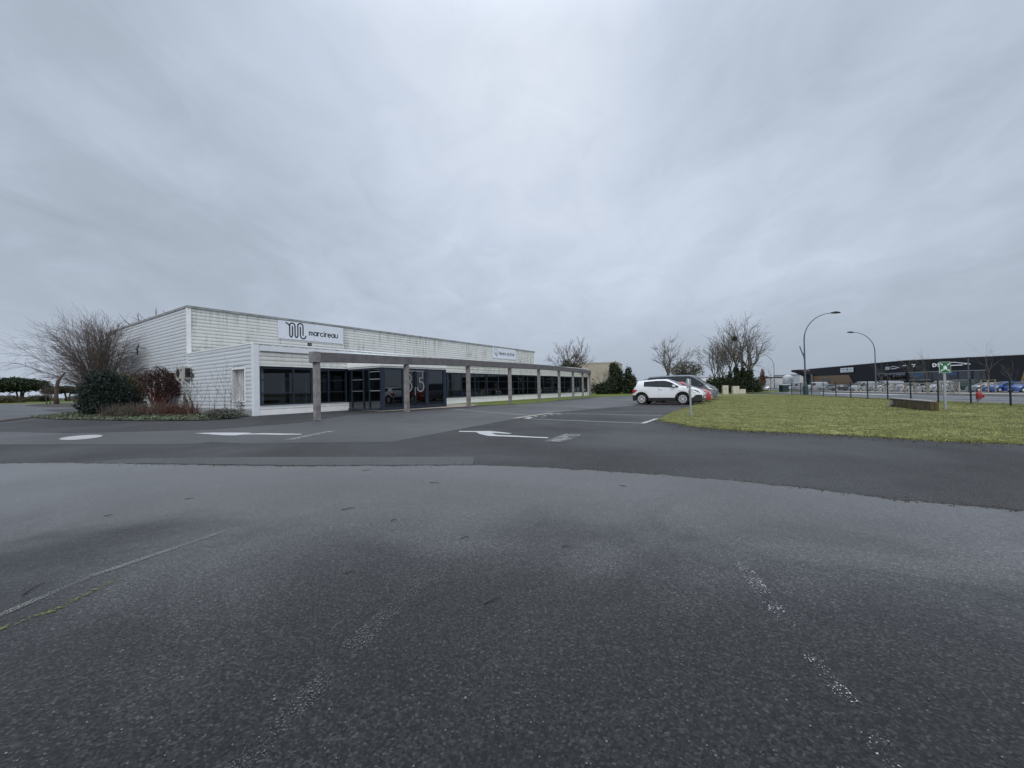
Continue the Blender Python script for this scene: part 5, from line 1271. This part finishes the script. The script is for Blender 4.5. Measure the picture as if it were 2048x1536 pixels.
# edge-on sign post
x, y = gnd(1381.5, 833)
t = thing('sign_post', 'grey post with a white sign seen edge on at the tip of the lawn', 'sign', (x, y, 0), 0)
vd = math.atan2(y, x)
mb = MB(); mb.box(-.03, .03, -.03, .03, 0, 1.52); o = mb.build('post', 'galv', t)
ca, sa = math.cos(vd), math.sin(vd)
mb = MB()
P2 = []
for k in range(9):   # disc nearly edge on, left of the post
    pass
f4 = lambda u, v, w: ((u * ca + (-.075 + w) * sa), (u * sa - (-.075 + w) * ca) * 1, v)
f4 = lambda u, v, w: (u * (ca) - (.085 + w + u * .24) * sa, u * sa + (.085 + w + u * .24) * ca, v)
mb.prism([(a, b) for a, b in arc(0, 1.33, .2, 0, 345, 20)], f4, -.012, .012); mb.build('disc', 'white_sign', t)
mb = MB(); mb.prism([(-.12, .86), (.12, .86), (.12, 1.08), (-.12, 1.08)], lambda u, v, w: (u * ca - (.05 + w + u * .05) * sa, u * sa + (.05 + w + u * .05) * ca, v), -.01, .01); mb.build('plate', 'galv', t)
# utility cabinets
M_['cabinet'] = mat('cabinet', (.52, .49, .40), .6, vary=.08, vscale=2)
for px0, px1, Y, h_, lab in ((1446.5, 1457, 50, 1.13, 'single cream utility cabinet standing apart on the left'), (1466, 1479, 51, 1.02, 'taller cream utility cabinet of the joined pair'), (1479.4, 1491.5, 51, .62, 'low cream utility cabinet attached right of the taller one')):
    a, b = X(px0, Y), X(px1, Y); t = thing('utility_cabinet', lab, 'cabinet', (a, Y, 0.04), 0, 'cream utility cabinets')
    mb = MB(); mb.box(0, b - a, 0, .35, .05, h_); mb.build('casing', 'cabinet', t, bevel=.015)
    mb = MB(); mb.box(-.02, b - a + .02, -.02, .37, 0, .05); mb.build('plinth', 'kerb', t)
    mb = MB(); mb.box((b - a) / 2 - .006, (b - a) / 2 + .006, -.006, -.001, .1, h_ - .06); mb.build('door_gap', 'cap', t)
    if 'single' in lab:
        mb = MB(); mb.box((b - a) * .38, (b - a) * .62, -.008, -.001, h_ * .45, h_ * .8); mb.build('notice', 'galv', t)
# mossy block wall in the lawn
p0 = gnd(1779, 812, .05); p1 = gnd(1859, 820.8, .08)
t = thing('block_wall', 'low mossy brown block enclosure with a pale coping in the lawn', 'wall', (p0[0], p0[1], .05), math.atan2(p1[1] - p0[1], p1[0] - p0[0]))
L1 = math.hypot(p1[0] - p0[0], p1[1] - p0[1])
M_['mossy'] = mat('mossy', (.085, .065, .035), .95, vary=.55, vscale=3.5, bump=.8, bscale=8)
mb = MB(); mb.box(0, L1, 0, .15, 0, .36); mb.box(.05, L1 - .05, .151, .30, 0, .34); mb.build('blockwork', 'mossy', t, bevel=.02)
mb = MB(); mb.box(-.02, L1 + .02, -.02, .2, .365, .41); mb.build('coping', 'kerb', t, bevel=.01)
mb = MB(); mb.box(.42, .60, -.10, -.01, .08, .30); mb.box(.05, .40, -.12, -.02, .03, .06); mb.build('meter_box', 'kerb', t)
# dark bin near the road gate
x = X(1566, 56); t = thing('waste_container', 'dark green waste container at the left end of the mesh fence', 'container', (x, 56, 0))
mb = MB(); mb.prism([(0, .1), (.8, .1), (.85, 1.05), (-.05, 1.05)], lambda u, v, w: (u, w, v), 0, .8); mb.build('body', 'fence_green', t)
mb = MB(); mb.box(-.07, .87, -.04, .84, 1.06, 1.14); mb.build('lid', 'pale_metal', t)

# ------------------------------------------------------------------ vehicles
def lerpf(tab, x):
    if x <= tab[0][0]: return tab[0][1]
    for (a, b), (c, d) in zip(tab[:-1], tab[1:]):
        if x <= c: return b + (d - b) * (x - a) / (c - a)
    return tab[-1][1]
def vehicle(name, label, cat, top, belt, width, xr, xf, zbot, wr, wx, glass, ws, rw, paint, clad=0.0, clad_m='cladding', lamps=True, pillars=(), group=None, detail=True, spokes=10, gb=None, headlit=False, tumble=.30):
    """x forward, y left. top: silhouette [(x,z)]; belt: window sill line; glass: (x0,x1) side window span; ws: windscreen span; rw: rear window span"""
    t = thing(name, label, cat, (0, 0, 0), 0, group)
    xs = sorted(set([round(xr + (xf - xr) * i / 90, 3) for i in range(91)] + [round(a, 3) for a, _ in top if xr <= a <= xf]))
    body, win, cla, wsn, pil = MB(), MB(), MB(), MB(), MB()
    Wd = width / 2
    def sect(x):
        zt = lerpf(top, x)
        # plan taper at both ends
        k = 1.0
        e = (xf - x) / .75
        if e < 1: k -= .20 * (1 - e) ** 2.4
        e = (x - xr) / .6
        if e < 1: k -= .10 * (1 - e) ** 2
        zb = zbot
        for w in wx:
            dx = abs(x - w)
            if dx < wr + .055: zb = max(zb, math.sqrt((wr + .055) ** 2 - dx * dx) + wr * .97)
        if zb > zt - .1: zb = zt - .1
        zc = zbot + clad
        if clad:
            for w in wx:
                dx = abs(x - w)
                if dx < wr + .13: zc = max(zc, math.sqrt((wr + .13) ** 2 - dx * dx) + wr * .97)
        if clad:
            zc = max(zc, .30 + .31 * sstep(1.66, 2.12, x), .60 - .3 * (x > -1.58))
        zc = max(zc, zb + .001); zc = min(zc, zt - .06)
        zbelt = min(lerpf(belt, x), zt - .03)
        zm = max(zc + .001, zb + (zbelt - zb) * .5)
        cab = max(0.0, zt - zbelt)
        zr = max(zbelt + .002, zt - .035 - .055 * (cab > .2))
        yr = Wd * k - .05 - tumble * max(0, zr - zbelt)
        return [(Wd * k - .02, zb), (Wd * k, zc), (Wd * k + .012, zm), (Wd * k - .03, zbelt), (yr, zr), (yr - .09, zt - .012), (yr * .45, zt + .012), (0, zt + .02)]
    secs = [sect(x) for x in xs]
    for sgn in (1, -1):
        for i in range(len(xs) - 1):
            a, b = secs[i], secs[i + 1]; xm = (xs[i] + xs[i + 1]) / 2
            for j in range(7):
                q = [(xs[i], sgn * a[j][0], a[j][1]), (xs[i + 1], sgn * b[j][0], b[j][1]), (xs[i + 1], sgn * b[j + 1][0], b[j + 1][1]), (xs[i], sgn * a[j + 1][0], a[j + 1][1])]
                tgt = body
                if j == 0 and clad: tgt = cla
                if j == 3 and glass[0] < xm < glass[1] and (a[4][1] - a[3][1]) > .02:
                    tgt = win if not any(abs(xm - p) < .035 for p in pillars) else pil
                if j >= 5 and ws[0] < xm < ws[1]: tgt = wsn
                if j >= 5 and rw and rw[0] < xm < rw[1]: tgt = wsn
                if not clad and j == 0: tgt = body
                tgt.quad(*q)
    for i in (0, len(xs) - 1):
        a = secs[i]; ring = [(xs[i], p[0], p[1]) for p in a] + [(xs[i], -p[0], p[1]) for p in reversed(a[:-1])]
        body.add(ring, [tuple(range(len(ring)))])
    bo = body.build('body', paint, t, smooth=False)
    # weld so that shading is smooth
    bm = bmesh.new(); bm.from_mesh(bo.data); bmesh.ops.remove_doubles(bm, verts=bm.verts, dist=1e-4); bmesh.ops.recalc_face_normals(bm, faces=bm.faces)
    for f_ in bm.faces: f_.smooth = True
    for e_ in bm.edges:
        if len(e_.link_faces) == 2 and e_.calc_face_angle(0) > .6: e_.smooth = False
    bm.to_mesh(bo.data); bm.free()
    for q in (win, cla, wsn, pil): q.weld()
    if clad: cla.each('cladding', clad_m, t)
    if pillars: pil.each('pillar', clad_m, t)
    win.each('side_window', 'glass_car', t); wsn.each('windscreen', 'glass_car', t)
    mb = MB(); mb.box(xr + .30, xf - .30, -Wd + .27, Wd - .27, zbot - .03, .82); mb.build('underbody', 'black', t)
    for w in wx:
        for sgn in (1, -1):
            wh = MB(); yc = sgn * (Wd - .13)
            wh.lathe([(wr * .60, -.10), (wr * .93, -.105), (wr, -.07), (wr, .07), (wr * .93, .105), (wr * .60, .10)], (0, 0, 0), axis='y', n=28)
            wo = wh.build('wheel', 'tyre', t, smooth=False); wo.location = (w, yc, wr)
            rm = MB(); yo = sgn * .107
            rm.lathe([(wr * .62, yo - sgn * .02), (wr * .68, yo), (wr * .60, yo + sgn * .006), (wr * .57, yo - sgn * .02)], axis='y', n=28, cap=False)
            rm.lathe([(wr * .16, yo - sgn * .01), (wr * .14, yo + sgn * .008)], axis='y', n=14)
            if detail:
                for s_ in range(spokes):
                    a = 2 * math.pi * s_ / spokes; ca_, sa_ = math.cos(a), math.sin(a); nx_, nz_ = -sa_, ca_
                    r0, r1, w0, w1 = wr * .12, wr * .64, .011, .024
                    vs = [(ca_ * r + nx_ * ww, yo + sgn * oo, sa_ * r + nz_ * ww) for oo in (-.01, .005) for r, ww in ((r0, w0), (r1, w1), (r1, -w1), (r0, -w0))]
                    rm.add(vs, [(0, 1, 2, 3), (4, 5, 6, 7), (0, 1, 5, 4), (1, 2, 6, 5), (2, 3, 7, 6), (3, 0, 4, 7)])
            else: rm.lathe([(wr * .5, yo - sgn * .006), (wr * .5, yo)], axis='y', n=16)
            rm.build('rim', 'alloy', wo)
    if lamps:
        zf = lerpf(belt, xf)
        for sgn in (1, -1):
            zl = lerpf(top, xf - .35)
            h1 = MB(); ff = [(xf - .66, zl - .03), (xf - .24, zl - .12), (xf - .11, zl - .27), (xf - .44, zl - .21)]
            def sy(x): return secs[min(range(len(xs)), key=lambda i: abs(xs[i] - x))][2][0]
            vs = [(u, sgn * (sy(u) + .014), v) for u, v in ff] + [(u, sgn * (sy(u) - .25), v) for u, v in ff]
            h1.add(vs, [(0, 1, 2, 3), (4, 5, 6, 7), (0, 1, 5, 4), (1, 2, 6, 5), (2, 3, 7, 6), (3, 0, 4, 7)]); h1.build('headlight', 'lamp_lit' if headlit else 'lamp_clear', t)
            h2 = MB(); zr_ = min(1.22, lerpf(top, xr + .05)); ff = [(xr + .02, zr_ - .02), (xr + .22, zr_ + .00), (xr + .34, zr_ - .05), (xr + .12, zr_ - .22), (xr + .005, zr_ - .24)]
            vs = [(u, sgn * (sy(u) + .014), v) for u, v in ff] + [(u - .0, sgn * (sy(u) - .22), v) for u, v in ff]; n = 5
            h2.add(vs, [tuple(range(n)), tuple(range(2 * n - 1, n - 1, -1))] + [(i, (i + 1) % n, (i + 1) % n + n, i + n) for i in range(n)]); h2.build('tail_light', 'lamp_red', t)
            mr = MB(); mx_ = glass[1] - .22; zb_ = lerpf(belt, mx_) + .04
            mr.box(mx_ - .07, mx_ + .10, sgn * (Wd + .02) if sgn > 0 else -Wd - .20, Wd + .20 if sgn > 0 else -(Wd + .02), zb_, zb_ + .15); mr.build('mirror', paint if detail else 'black', t, bevel=.03)
        mb = MB(); mb.box(xf - .03, xf + .012, -Wd * .55, Wd * .55, zbot + .18, zbot + .30); mb.build('grille', 'black', t)
        mb = MB(); mb.box(xf + .013, xf + .022, -.26, .26, zbot + .14, zbot + .25); mb.build('number_plate', 'white_sign', t)
        mb = MB(); mb.box(xr - .012, xr + .03, -.26, .26, zbot + .40, zbot + .51); mb.build('number_plate', 'white_sign', t)
    if detail:
        mb = MB()
        for gx_ in (gb or ()):
            z0_ = zbot + clad + .04
            for sgn in (1, -1):
                yo = sgn * (Wd + .0085)
                mb.add([(gx_ - .004, yo, z0_), (gx_ + .004, yo, z0_), (gx_ + .004, sgn * (Wd - .022), lerpf(belt, gx_) - .01), (gx_ - .004, sgn * (Wd - .022), lerpf(belt, gx_) - .01), (gx_, sgn * (Wd + .0135), (z0_ + lerpf(belt, gx_)) / 2)], [(0, 1, 4), (1, 2, 4), (2, 3, 4), (3, 0, 4)])
        mb.build('door_seam', 'cap', t)
        mb = MB()
        for gx_ in (gb or ())[:2]:
            for sgn in (1, -1): mb.box(gx_ + .06, gx_ + .24, min(sgn * (Wd - .01), sgn * (Wd + .025)), max(sgn * (Wd - .01), sgn * (Wd + .025)), lerpf(belt, gx_) - .14, lerpf(belt, gx_) - .11)
        mb.each('door_handle', paint, t)
    return t
def gcar():
    m = mat('glass_car', (.014, .018, .02), .05, spec=.8); return m
M_['glass_car'] = gcar()
def place(t, x, y, ang, z=0.0, sc=1.0): t.location = (x, y, z); t.rotation_euler = (0, 0, ang); t.scale = (sc, sc, sc); return t

SUV_TOP = [(-1.88, .66), (-1.84, .95), (-1.78, 1.08), (-1.66, 1.22), (-1.60, 1.42), (-1.54, 1.50), (-1.05, 1.555), (-.33, 1.60), (.2, 1.595), (.52, 1.51), (.81, 1.36), (1.05, 1.22), (1.28, 1.13), (1.5, 1.10), (1.8, 1.05), (2.05, .97), (2.22, .88), (2.33, .76), (2.38, .62), (2.40, .5)]
SUV_BELT = [(-1.9, 1.14), (-1.08, 1.15), (.98, 1.04), (1.3, 1.08), (2.0, .95), (2.25, .83), (2.4, .48)]
FLIP = lambda tab: tab
suv = vehicle('white_suv', 'small white crossover car with black lower trim parked nearest in the bays', 'car', SUV_TOP, SUV_BELT, 1.78, -1.88, 2.40, .24, .35, (-1.2775, 1.2775), (-1.12, 1.0), (.42, 1.24), (-1.64, -1.56), 'car_white', clad=.20, pillars=(-.12,), gb=(-.18, .95, -1.0))
pr = Vector(gnd(1281, 809)); pf = Vector(gnd(1370, 809.3)); hd = Vector((-G[0], -G[1])); mid_ = (pr + pf) / 2
# tyres seen are on the near side; centre lies half a width further
nrm = Vector((F[0], F[1])); SC = 1.07
cen = mid_ + nrm * .80 + hd * 0.0
HA = math.atan2(hd.y, hd.x)
place(suv, cen.x, cen.y, HA, 0, SC); suv.scale = (SC * .975, SC, SC)
mb = MB()
for sgn in (1, -1): mb.tube([(-1.2, sgn * .52, 1.60), (-1.05, sgn * .53, 1.635), (.0, sgn * .53, 1.665), (.3, sgn * .52, 1.625)], .018, 6)
mb.build('roof_rail', 'black', suv)
mb = MB(); mb.prism([(-1.72, 1.46), (-1.50, 1.53), (-1.45, 1.50), (-1.6, 1.44)], lambda u, v, w: (u, w, v), -.6, .6); mb.build('spoiler', 'car_white', suv)
mb = MB()
for sgn in (1, -1): mb.lathe([(.07, 0), (.05, .02)], (2.30, sgn * .62, .42), axis='x', n=12)
mb.build('fog_lamp', 'lamp_clear', suv)
mb = MB(); mb.box(1.9, 2.41, -.66, .66, .24, .44); mb.build('bumper', 'cladding', suv, bevel=.03)
mb = MB(); mb.box(-1.90, -1.6, -.72, .72, .26, .62); mb.build('bumper', 'cladding', suv, bevel=.03)

HB_TOP = [(-1.85, .62), (-1.84, .95), (-1.7, 1.15), (-1.45, 1.38), (-1.0, 1.44), (0, 1.47), (.35, 1.44), (.75, 1.26), (1.2, 1.03), (1.5, .96), (1.85, .88), (2.05, .76), (2.15, .58)]
HB_BELT = [(-1.9, 1.0), (-1.0, 1.02), (1.1, .93), (1.5, .88), (2.2, .54)]
red = vehicle('red_hatchback', 'bright red hatchback parked between the white crossover and the grey van', 'car', HB_TOP, HB_BELT, 1.74, -1.85, 2.15, .20, .31, (-1.2, 1.28), (-1.3, 1.0), (.42, 1.18), (-1.6, -1.2), 'car_red', pillars=(-.15,), gb=(-.2, .85))
c2 = cen + nrm * 3.5 + hd * .22
place(red, c2.x, c2.y, HA, 0, 1.05)
VN_TOP = [(-2.45, .8), (-2.43, 1.75), (-2.3, 1.92), (-1.5, 1.96), (0, 1.98), (.75, 1.96), (1.05, 1.86), (1.45, 1.58), (1.85, 1.28), (2.1, 1.16), (2.35, 1.02), (2.52, .82), (2.58, .6)]
VN_BELT = [(-2.5, 1.18), (1.0, 1.15), (1.9, 1.05), (2.6, .58)]
van = vehicle('grey_van', 'large grey passenger van, the furthest of the three parked in the bays', 'van', VN_TOP, VN_BELT, 1.95, -2.45, 2.58, .22, .33, (-1.62, 1.60), (-2.2, 1.72), (1.0, 1.92), None, 'car_grey', pillars=(-1.05, .42), gb=(.36, 1.35), spokes=7, tumble=.16)
c3 = cen + nrm * 7.6 + hd * -.35
place(van, c3.x, c3.y, HA, 0, 1.08)
bpy.context.view_layer.update()

# vehicles on the other side of the road (smaller in view, fewer parts)
def far(kind, label, paint, px, Y, ang, z=None, sc=1.0, headlit=False, name=None, dx=0):
    if kind == 'suv': t = vehicle(name or 'parked_car', label, 'car', SUV_TOP, SUV_BELT, 1.8, -1.88, 2.40, .24, .35, (-1.28, 1.28), (-1.12, 1.0), (.42, 1.24), (-1.64, -1.56), paint, detail=False, headlit=headlit, pillars=(-.12,))
    elif kind == 'hatch': t = vehicle(name or 'parked_car', label, 'car', HB_TOP, HB_BELT, 1.74, -1.85, 2.15, .20, .31, (-1.2, 1.28), (-1.3, 1.0), (.42, 1.18), (-1.6, -1.2), paint, detail=False, headlit=headlit, pillars=(-.15,))
    else: t = vehicle(name or 'parked_van', label, 'van', VN_TOP, VN_BELT, 1.95, -2.45, 2.58, .22, .33, (-1.62, 1.60), (.6, 1.72), (1.0, 1.92), None, paint, detail=False, tumble=.16)
    x = X(px, Y); t['group'] = 'vehicles parked across the road'
    return place(t, x + dx, Y, ang, dip(x, Y) if z is None else z, sc)
R_ = math.radians
far('hatch', 'silver car with lit headlights driving towards the viewer beyond the bushes', 'car_silver', 1521.5, 72, R_(-112), z=.0, headlit=True, name='oncoming_car').pop('group')
far('van', 'long white van parked at the showroom, right of the bronze panel', 'car_offwhite', 1729, 80, R_(180))
far('van', 'second white van nose to tail right of the long white van', 'car_offwhite', 1776, 77, R_(180), sc=1.0)
far('hatch', 'white estate car behind the cross braced barriers', 'car_offwhite', 1820, 68, R_(-10), sc=1.1)
far('suv', 'white pickup shaped car right of the assembly sign, beyond the barriers', 'car_offwhite', 1884, 66, R_(-150), sc=1.15)
far('van', 'dark green van parked right of the white pickup shaped car', 'car_green', 1932, 68, R_(-12))
far('hatch', 'dark low car in front of the bronze panel', 'car_black', 1682, 92, R_(170))
far('hatch', 'blue car at the right edge with pale windows', 'car_blue', 2010, 60, R_(170), sc=1.05)
far('hatch', 'second blue car cut by the right edge of the picture', 'car_blue', 2054, 58, R_(175), sc=1.05)
far('hatch', 'silver car between the dark green van and the first blue car', 'car_silver', 1972, 64, R_(160))
far('van', 'white van left of the canopy by the first street lamp', 'car_offwhite', 1592, 112, R_(200), z=-.5)
far('hatch', 'small white car left of the first street lamp', 'car_offwhite', 1573, 108, R_(180), z=-.4)
far('van', 'white box van between the first street lamp and the showroom door', 'car_offwhite', 1632, 104, R_(175), z=-.5)
far('hatch', 'silver car parked under the canopy of the showroom', 'car_silver', 1655, 100, R_(185), z=-.55)

# ------------------------------------------------------------------ litter on the ground
tw = [((45, 1192), (90, 1167)), ((370, 1000), (388, 997)), ((684, 1021), (710, 1017)), ((922, 1079), (938, 1075)), ((690, 1148), (712, 1144)), ((968, 1210), (1000, 1195)), ((208, 1034), (226, 1031)), ((782, 1043), (794, 1040)), ((1125, 1093), (1139, 1094)), ((725, 942), (742, 941)), ((860, 966), (880, 968)), ((1240, 972), (1255, 975))]
tlab = ['longest curved twig lying near the left edge of the forecourt', 'small dark twig left of centre on the pale asphalt', 'thin twig on the pale asphalt below the porch', 'short curved twig near the middle of the forecourt', 'dark twig left of the faded middle line', 'curved twig just right of the faded middle line', 'tiny twig above the worn line at the left', 'tiny twig between the two curved ones in the middle', 'straight twig right of the middle of the forecourt', 'twig close to the joint in the asphalt, left one', 'twig close to the joint in the asphalt, middle one', 'twig close to the joint in the asphalt, right one']
for (a, b), lab in zip(tw, tlab):
    A2, B2 = Vector(gnd(*a)), Vector(gnd(*b)); t = thing('twig', lab, 'twig', (A2.x, A2.y, .004), 0, 'twigs on the asphalt')
    d = B2 - A2; mb = MB(); L1 = d.length; n_ = Vector((-d.y, d.x)) * .08
    mb.tube([(0, 0, .006), (d.x * .3 + n_.x * .6, d.y * .3 + n_.y * .6, .007), (d.x * .65 + n_.x, d.y * .65 + n_.y, .009), (d.x, d.y, .006)], [.0045, .004, .0035, .002], 5); mb.build('stick', 'bark', t)
mb = MB()
for k in range(900):
    i = random.choice(range(8)); a, b = LP[i], LP[i + 1]; q = a + (b - a) * rnd(); x = q[0] - abs(random.gauss(0, .35)); y = q[1] - abs(random.gauss(0, .35)); s_ = ru(.012, .03); a = ru(0, 6.28)
    n = len(mb.v); mb.v += [(x + math.cos(a) * s_, y + math.sin(a) * s_, .018), (x - math.sin(a) * s_ * .5, y + math.cos(a) * s_ * .5, .03), (x - math.cos(a) * s_, y - math.sin(a) * s_, .018), (x + math.sin(a) * s_ * .5, y - math.cos(a) * s_ * .5, .02)]; mb.f.append((n, n + 1, n + 2, n + 3))
tag(mb.build('leaf_litter', 'brown_leaf'), None, None, kind='stuff')

mb = MB()
for k in range(420):
    Y_ = 1.2 + 7 * rnd() ** 1.6; x = ru(-1.4, 1.4) * (Y_ + .6); s_ = ru(.0015, .0045) * (1.7 if rnd() > .95 else 1)
    mb.lathe([(s_ * .6, 0), (s_, s_ * .4), (s_ * .7, s_ * .9), (s_ * .2, s_ * 1.1)], (x, Y_, .004), n=5)
tag(mb.build('grit', mat('grit', (.20, .19, .175), .9, vary=.5, vscale=3)), None, None, kind='stuff')

mb = MB()
for k in range(2600):
    p = pick_lawn()
    if not p: continue
    x, y = p; z = lawn_z(x, y) + .03; a = ru(0, 6.28); l = ru(.015, .045); w = ru(.003, .009); c_, s_ = math.cos(a), math.sin(a); n = len(mb.v)
    mb.v += [(x - c_ * l - s_ * w, y - s_ * l + c_ * w, z), (x + c_ * l - s_ * w, y + s_ * l + c_ * w, z + ru(-.01, .02)), (x + c_ * l + s_ * w, y + s_ * l - c_ * w, z), (x - c_ * l + s_ * w, y - s_ * l - c_ * w, z + ru(-.01, .02))]; mb.f.append((n, n + 1, n + 2, n + 3))
tag(mb.build('straw', foliage('straw', (.14, .14, .06), (.40, .38, .22), 1.0)), None, None, kind='stuff')

mb = MB()
for k in range(1600):
    i = random.randrange(0, len(edge2) - 1); a, b = edge2[i], edge2[i + 1]; t = rnd(); x = a[0] + (b[0] - a[0]) * t; y = a[1] + (b[1] - a[1]) * t + random.gauss(.03, .07); s_ = ru(.003, .009)
    mb.lathe([(s_ * .6, 0), (s_, s_ * .4), (s_ * .7, s_ * .9), (s_ * .2, s_ * 1.1)], (x, y, .004), n=5)
tag(mb.build('gravel', mat('gravel', (.075, .07, .06), .9, vary=.6, vscale=3)), None, None, kind='stuff')
